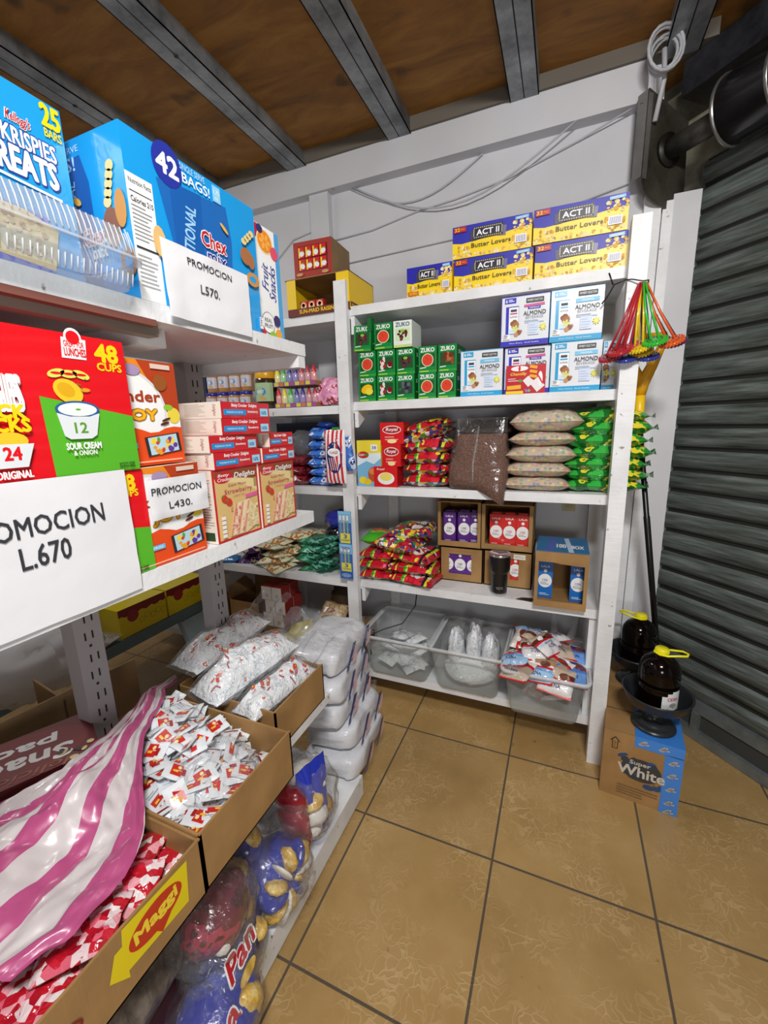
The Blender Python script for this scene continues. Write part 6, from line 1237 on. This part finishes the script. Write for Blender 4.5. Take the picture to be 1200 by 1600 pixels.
for i, (x, y, zz, wh) in enumerate(((-1.17, 1.93, .27, 'front lower'), (-1.16, 1.97, .345, 'upper'))):
    b = MB(); top = pillow(b, .17, .14, .075, SEED, 700+i, wr=.2); p = surf(b, top, .17, .14); p.rect(.04, .06, .09, .035, W); p.disc(.085, .03, .05, .018, K('#6a1c2e'), 18); p.text('GRANOLA', .085, .03, .07, .014, W, .02); p.disc(.085, .08, .03, .014, K('#6a1c2e'), 14)
    put(b, 'granola_bag', 'clear oat bag with a dark red oval label behind the post, %s one' % wh, 'bag', (x, y, z+zz-.183+.07), (R(48), 0, R(-6)), 'granola bags')
b = MB(); crumple(b, 0, 0, 0, .10, .08, .07, K('#3a2a1e', .3, coat=.5), 12, amp=.3); tag(b.build('brown_bag', loc=(-1.13, 2.06, z+.33)), 'dark brown shiny bag above the granola bags', 'bag')
b = MB(); b.box(0, .30, 0, .3, 0, .14, CARDD); tag(b.build('cardboard_box', loc=(-1.30, 1.885, z)), 'low dull carton carrying the granola bags on the bottom board', 'box')

# ------------------------------------------------------------------ goods on the floor level board of the left shelving
TIS = K('#d6d8de', .35, bump=.9, scale=16, coat=.4); TIN = K('#2b3278', .35)
def tissue(x, y, z, rz, tilt, label, w=.24, l=.36, h=.125, roll=0):
    t = thing('tissue_pack', label, 'pack', (x, y, z), R(rz), 'white wrapped tissue packs'); t.rotation_euler.y = R(tilt); t.rotation_euler.x = R(roll)
    def f(s):
        def g(u, v):
            a = 2*pi*u; sg = lambda q, e: (abs(q)**e)*(1 if q >= 0 else -1); e = -pi/2+pi*v; c = abs(cos(e))**.35
            q = Vector((sg(cos(a), .38)*c*w/2, sg(sin(a), .38)*c*l/2, h/2+sg(sin(e), .5)*h/2)); q *= s; k = .016*nz(q.x*11+x*9+z*31, q.y*9, q.z*14+y*7)+.008*nz(q.x*30, q.y*26+z*17, q.z*30); return q+Vector((k, k, k*.4+ (1-s)*h/2))
        return g
    b = MB(); b.grid(40, 16, f(1), TIS); b.build('wrapped_rolls', t)
    b = MB(); p = Panel(b, (w/2+.010, -l/2, 0), (0, 1, 0), (0, 0, 1))
    for y0 in (.05, .20): p.poly([(y0, h*.12), (y0+.018, h*.12), (y0+.12, h*.80), (y0+.085, h*.85)], TIN); p.poly([(y0+.05, h*.14), (y0+.10, h*.14), (y0+.13, h*.55), (y0+.11, h*.6)], K('#e0b8c0', .4)); p.disc(y0+.02, h*.2, .012, .012, K('#4a5a9c'), 10)
    b.build('print', t)
    for s in (-1, 1):
        b = MB(); b.grid(6, 4, lambda u, v, s=s: Vector(((u-.5)*w*.7, s*(l/2-.01+.035*v), h*.5+(u-.5)*.03*v+.02*v)), FILM); b.build('film_end', t)
    return t
dz0 = .106
tissue(-.800, 1.385, dz0, 6, 0, 'white tissue pack with navy stripes, lowest of the stack by the post', h=.107)
tissue(-.815, 1.41, dz0+.108, 4, -3, 'white tissue pack with navy stripes, second from the bottom', h=.107)
tissue(-.850, 1.37, dz0+.216, 5, -4, 'white tissue pack with navy stripes, third from the bottom', h=.107)
tissue(-.850, 1.36, dz0+.324, 8, -4, 'white tissue pack with navy stripes, fourth from the bottom', h=.107)
tissue(-.860, 1.40, dz0+.430, 4, -3, 'white tissue pack on top of the stack, in front of the left post', h=.11)
tissue(-1.00, 1.08, dz0, 0, 0, 'white tissue pack lying in shadow under the far cardboard box', l=.26)
b = MB(); b.grid(14, 10, lambda u, v: Vector((-.98+.28*u, 1.24+.26*v, .655+.03*sin(u*5)*v+.02*nz(u*5, v*5, 1))), BAGF); tag(b.build('plastic_film'), 'loose clear film spread over the top tissue pack', 'film')
b = MB(); pillow(b, .12, .30, .05, K('#2335b0', .25, coat=.6), 3, wr=.4, ends='v'); put(b, 'blue_bag', 'bright blue bag standing under the far cardboard box', 'bag', (-.725, .98, .27), (R(90), 0, R(75)))
def bundle(label, c, s, lumps, seed, name='bread_bag', knot=None, wrap=None):
    t = thing(name, label, 'bag', c); r_ = random.Random(seed)
    for i, (nme, m, x, y, z_, rx, ry, rz_, rot) in enumerate(lumps):
        b = MB(); b.T = Matrix.Translation((x*s, y*s, z_*s)) @ Matrix.Rotation(rot, 4, 'X'); crumple(b, 0, 0, 0, rx*s, ry*s, rz_*s, m, seed+i*2.3, nu=18, nv=10, amp=.14); b.build(nme, t)
    b = MB(); crumple(b, 0, 0, 0, .98*s, 1.12*s, 1.04*s, wrap or FILM, seed, nu=36, nv=22, amp=.16, fr=2.6)
    if knot:
        k = Vector(knot)*s; b.tube([k*.86, k*1.0, k*1.12], [.03, .008, .026], FILM, 10)
        for q in range(14): a = 2*pi*q/14; d_ = Vector((0, cos(a), sin(a))); b.tube([k*.98, k*.93+d_*s*.35, k*.72+d_*s*.70], [.0022, .0022, .001], FILM, 4)
    b.build('clear_wrap', t); return t
BLB = K('#27359c', .22, bump=.4, scale=30, coat=.7); GLD = pattern('golden_bun', [(.3, '#b88a2e'), (.5, '#d6ae4e'), (.7, '#ecd694')], 'noise', 40, .4, .4, 40, interp='LINEAR', coat=.6); RDB = K('#8c1426', .25, bump=.4, scale=30, coat=.6); WHB = K('#e0dcd6', .35, bump=.5, scale=25); TANB = K('#a8844c', .45, bump=.4, scale=30)
bundle('clear bag of red and white wrapped biscuits, topmost of the bundles under the boxes', (-.745, .965, .275), .125,
       [('red_packet', RDB, .1, -.55, .55, .5, .28, .4, .3), ('red_packet', RDB, .2, -.62, .0, .5, .22, .45, 0), ('red_packet', RDB, .2, -.55, -.55, .45, .24, .35, -.4), ('biscuits', GLD, .30, -.1, .18, .45, .32, .18, .3), ('white_packet', WHB, .30, .0, -.30, .5, .42, .30, -.3), ('biscuits', TANB, .2, .45, -.45, .5, .30, .28, .5), ('white_packet', WHB, .0, .35, .35, .6, .45, .4, .2), ('white_packet', WHB, .1, -.1, -.68, .55, .4, .2, .1)], 3)
lum = [('blue_packet', BLB, -.12, 0, 0, .72, .92, .88, 0)]
for i in range(6):
    a = 2*pi*i/6+.4; lum.append(('bun_packet', GLD, .44, .58*cos(a), .56*sin(a), .30, .36, .15, a)); a += .5
    lum.append(('paper_strip' if i % 2 else 'blue_packet', WHB if i % 2 else BLB, .46, .55*cos(a), .52*sin(a), .30, .40, .07 if i % 2 else .13, a))
bundle('round clear bag of blue and golden bun packets tied in a star shaped knot', (-.715, .775, .205), .108, lum, 7, knot=(1.0, .15, .05))
bundle('clear bag with blue and golden packets behind the star knotted one', (-.80, .72, .30), .10, [('blue_packet', BLB, .2, .1, .3, .6, .5, .4, .4), ('bun_packet', GLD, .4, .2, .5, .35, .3, .25, .6), ('bun_packet', GLD, .4, -.4, .1, .35, .25, .35, -.4), ('blue_packet', BLB, .1, -.3, -.3, .6, .5, .5, 0)], 12)
DKR = pattern('dark_red_pack', [(0, '#4a0f1c'), (.45, '#6a1626'), (.58, '#a82a48'), (.64, '#5a1420'), (.74, '#e3dcd8')], 'noise', 9, .2, .5, 26, coat=.8)
bundle('dark red glossy bag in clear wrap, hanging over the blue bread bags', (-.735, .565, .335), .105, [('red_packet', DKR, .15, 0, .1, .75, .85, .75, .2), ('white_packet', WHB, .62, -.28, -.15, .22, .25, .22, .5), ('bun_packet', TANB, .35, .52, -.42, .35, .30, .28, .3)], 5)
NVB = pattern('navy_bread_pack', [(0, '#141c4c'), (.5, '#1c2a6e'), (.60, '#2a44a8'), (.70, '#141c4c')], 'noise', 10, .2, .5, 26, coat=.8)
t = bundle('navy blue bread bag with red lettering, below the dark red bag', (-.720, .575, .205), .10, [('bread_pack', NVB, .1, 0, 0, .85, 1.0, .8, 0), ('bun_packet', GLD, .62, .55, .25, .28, .26, .24, 0), ('bun_packet', GLD, .70, -.30, -.10, .22, .22, .14, .4)], 15)
b = MB(); p = Panel(b, (.112, -.09, .0), (-.1, .95, .1), (-.5, 0, .85)); p.text('Pan', .075, .060, .11, .055, W, .12, .2); p.text('Pan', .075, .060, .10, .047, K('#b81e2e'), .05, .2); p.disc(.07, .015, .03, .012, GLD); b.build('print', t)
t = bundle('bright blue bread bag with a rolled pastry picture, lowest and nearest the floor', (-.680, .490, .150), .110, [('bread_pack', BLB, .1, 0, 0, .85, 1.05, .8, 0), ('bun_packet', GLD, .62, .42, .20, .30, .30, .42, .5), ('paper_strip', WHB, .72, .0, -.05, .18, .20, .40, .6)], 18)
b = MB(); p = Panel(b, (.122, -.12, .0), (-.1, .95, .1), (-.5, 0, .85)); p.text('ina', .085, .06, .09, .06, W, .12, .2, R(15)); p.text('ina', .085, .06, .082, .052, K('#b81e2e'), .05, .2, R(15)); b.build('print', t)
b = MB(); crumple(b, 0, 0, 0, .10, .19, .075, pattern('grey_brown_bread', [(.3, '#4a4038'), (.5, '#7a6e62'), (.7, '#a89c90')], 'noise', 20, .35, .5, 26, interp='LINEAR', coat=.5), 22, amp=.16); tag(b.build('bread_bag', loc=(-.84, .38, .28)), 'greyish wrapped loaf lying in shadow under the nearest cardboard box', 'bag')
b = MB(); crumple(b, 0, 0, 0, .12, .19, .08, K('#3a141c', .3, coat=.5), 25, amp=.16); tag(b.build('bread_bag', loc=(-.85, .40, .19)), 'dark maroon wrapped loaf under the greyish one', 'bag')

# ------------------------------------------------------------------ next aisle shelf goods
for i, (y0, y1) in enumerate(((1.27, 1.545), (1.555, 1.83))):
    b = MB(); YL = K('#d9c31a', .4); w_ = y1-y0; b.box(0, w_, 0, .2, 0, .155, YL); p = front(b, 0, 0, 0); MR = K('#7a1620', .4)
    p.poly([(0, .155), (0, .115)]+[(w_*k/16, .112+.006*sin(k*1.9)) for k in range(1, 16)]+[(w_, .115), (w_, .155)], MR); p.disc(w_*.28, .10, .032, .032, K('#94242c', .4), 20)
    for q in range(5): p.disc(w_*(.45+.12*q), .06+.012*(q % 2), .016, .016, K('#a8901a'), 14, k=p.k+1); p.disc(w_*(.45+.12*q), .06+.012*(q % 2), .0135, .0135, YL, 14, k=p.k+2); p.k += 2
    tag(b.build('yellow_case', loc=(-2.01, y0, .456), rz=Q), 'yellow case with a wavy maroon top on the blue grey shelf, %s one' % ('left', 'right')[i], 'box', 'yellow cases on the blue grey shelf')
b = MB(); pillow(b, .22, .24, .07, BAGF, 3, wr=.3); pillow(b, .20, .22, .055, pattern('foil_snack', [(0, '#b9b0a8'), (.5, '#8a8078'), (.6, '#d9702a'), (.68, '#d8d4cc')], 'noise', 14, .25, .6, 26, coat=.5), 4, wr=.3); put(b, 'snack_bag', 'clear bag of grey foil snacks left of the yellow cases', 'bag', (-2.07, 1.13, .457), (0, 0, .3))
wb = thing('plastic_bag', 'big white plastic bag with black lettering slumped on the blue grey shelf', 'bag', (-1.98, .90, .452))
WBG = film('milky_bag', .62, '#ffffff', .2, 9, .9); b = MB(); crumple(b, 0, 0, .11, .15, .24, .15, WBG, 4, nu=36, nv=20, amp=.2); b.build('bag', wb)
b = MB(); crumple(b, 0, -.02, .12, .12, .18, .11, K('#d4d2d6', .6), 6, amp=.2); b.build('contents', wb)
b = MB(); p = Panel(b, (.135, -.22, .10), (-.05, .97, 0), (-.35, 0, .9)); p.text('SON', .18, .10, .10, .03, DK, .04, .2, R(-8)); b.build('lettering', wb)
b = MB(); b.add([(.10, .05, .16), (.12, .09, .17), (.02, .20, .33), (0, .15, .33), (.105, .05, .15), (.125, .09, .16), (.025, .20, .32), (.005, .15, .32)], [(0, 1, 2, 3), (7, 6, 5, 4), (0, 4, 5, 1), (1, 5, 6, 2)], BLK); b.build('black_strap', wb)
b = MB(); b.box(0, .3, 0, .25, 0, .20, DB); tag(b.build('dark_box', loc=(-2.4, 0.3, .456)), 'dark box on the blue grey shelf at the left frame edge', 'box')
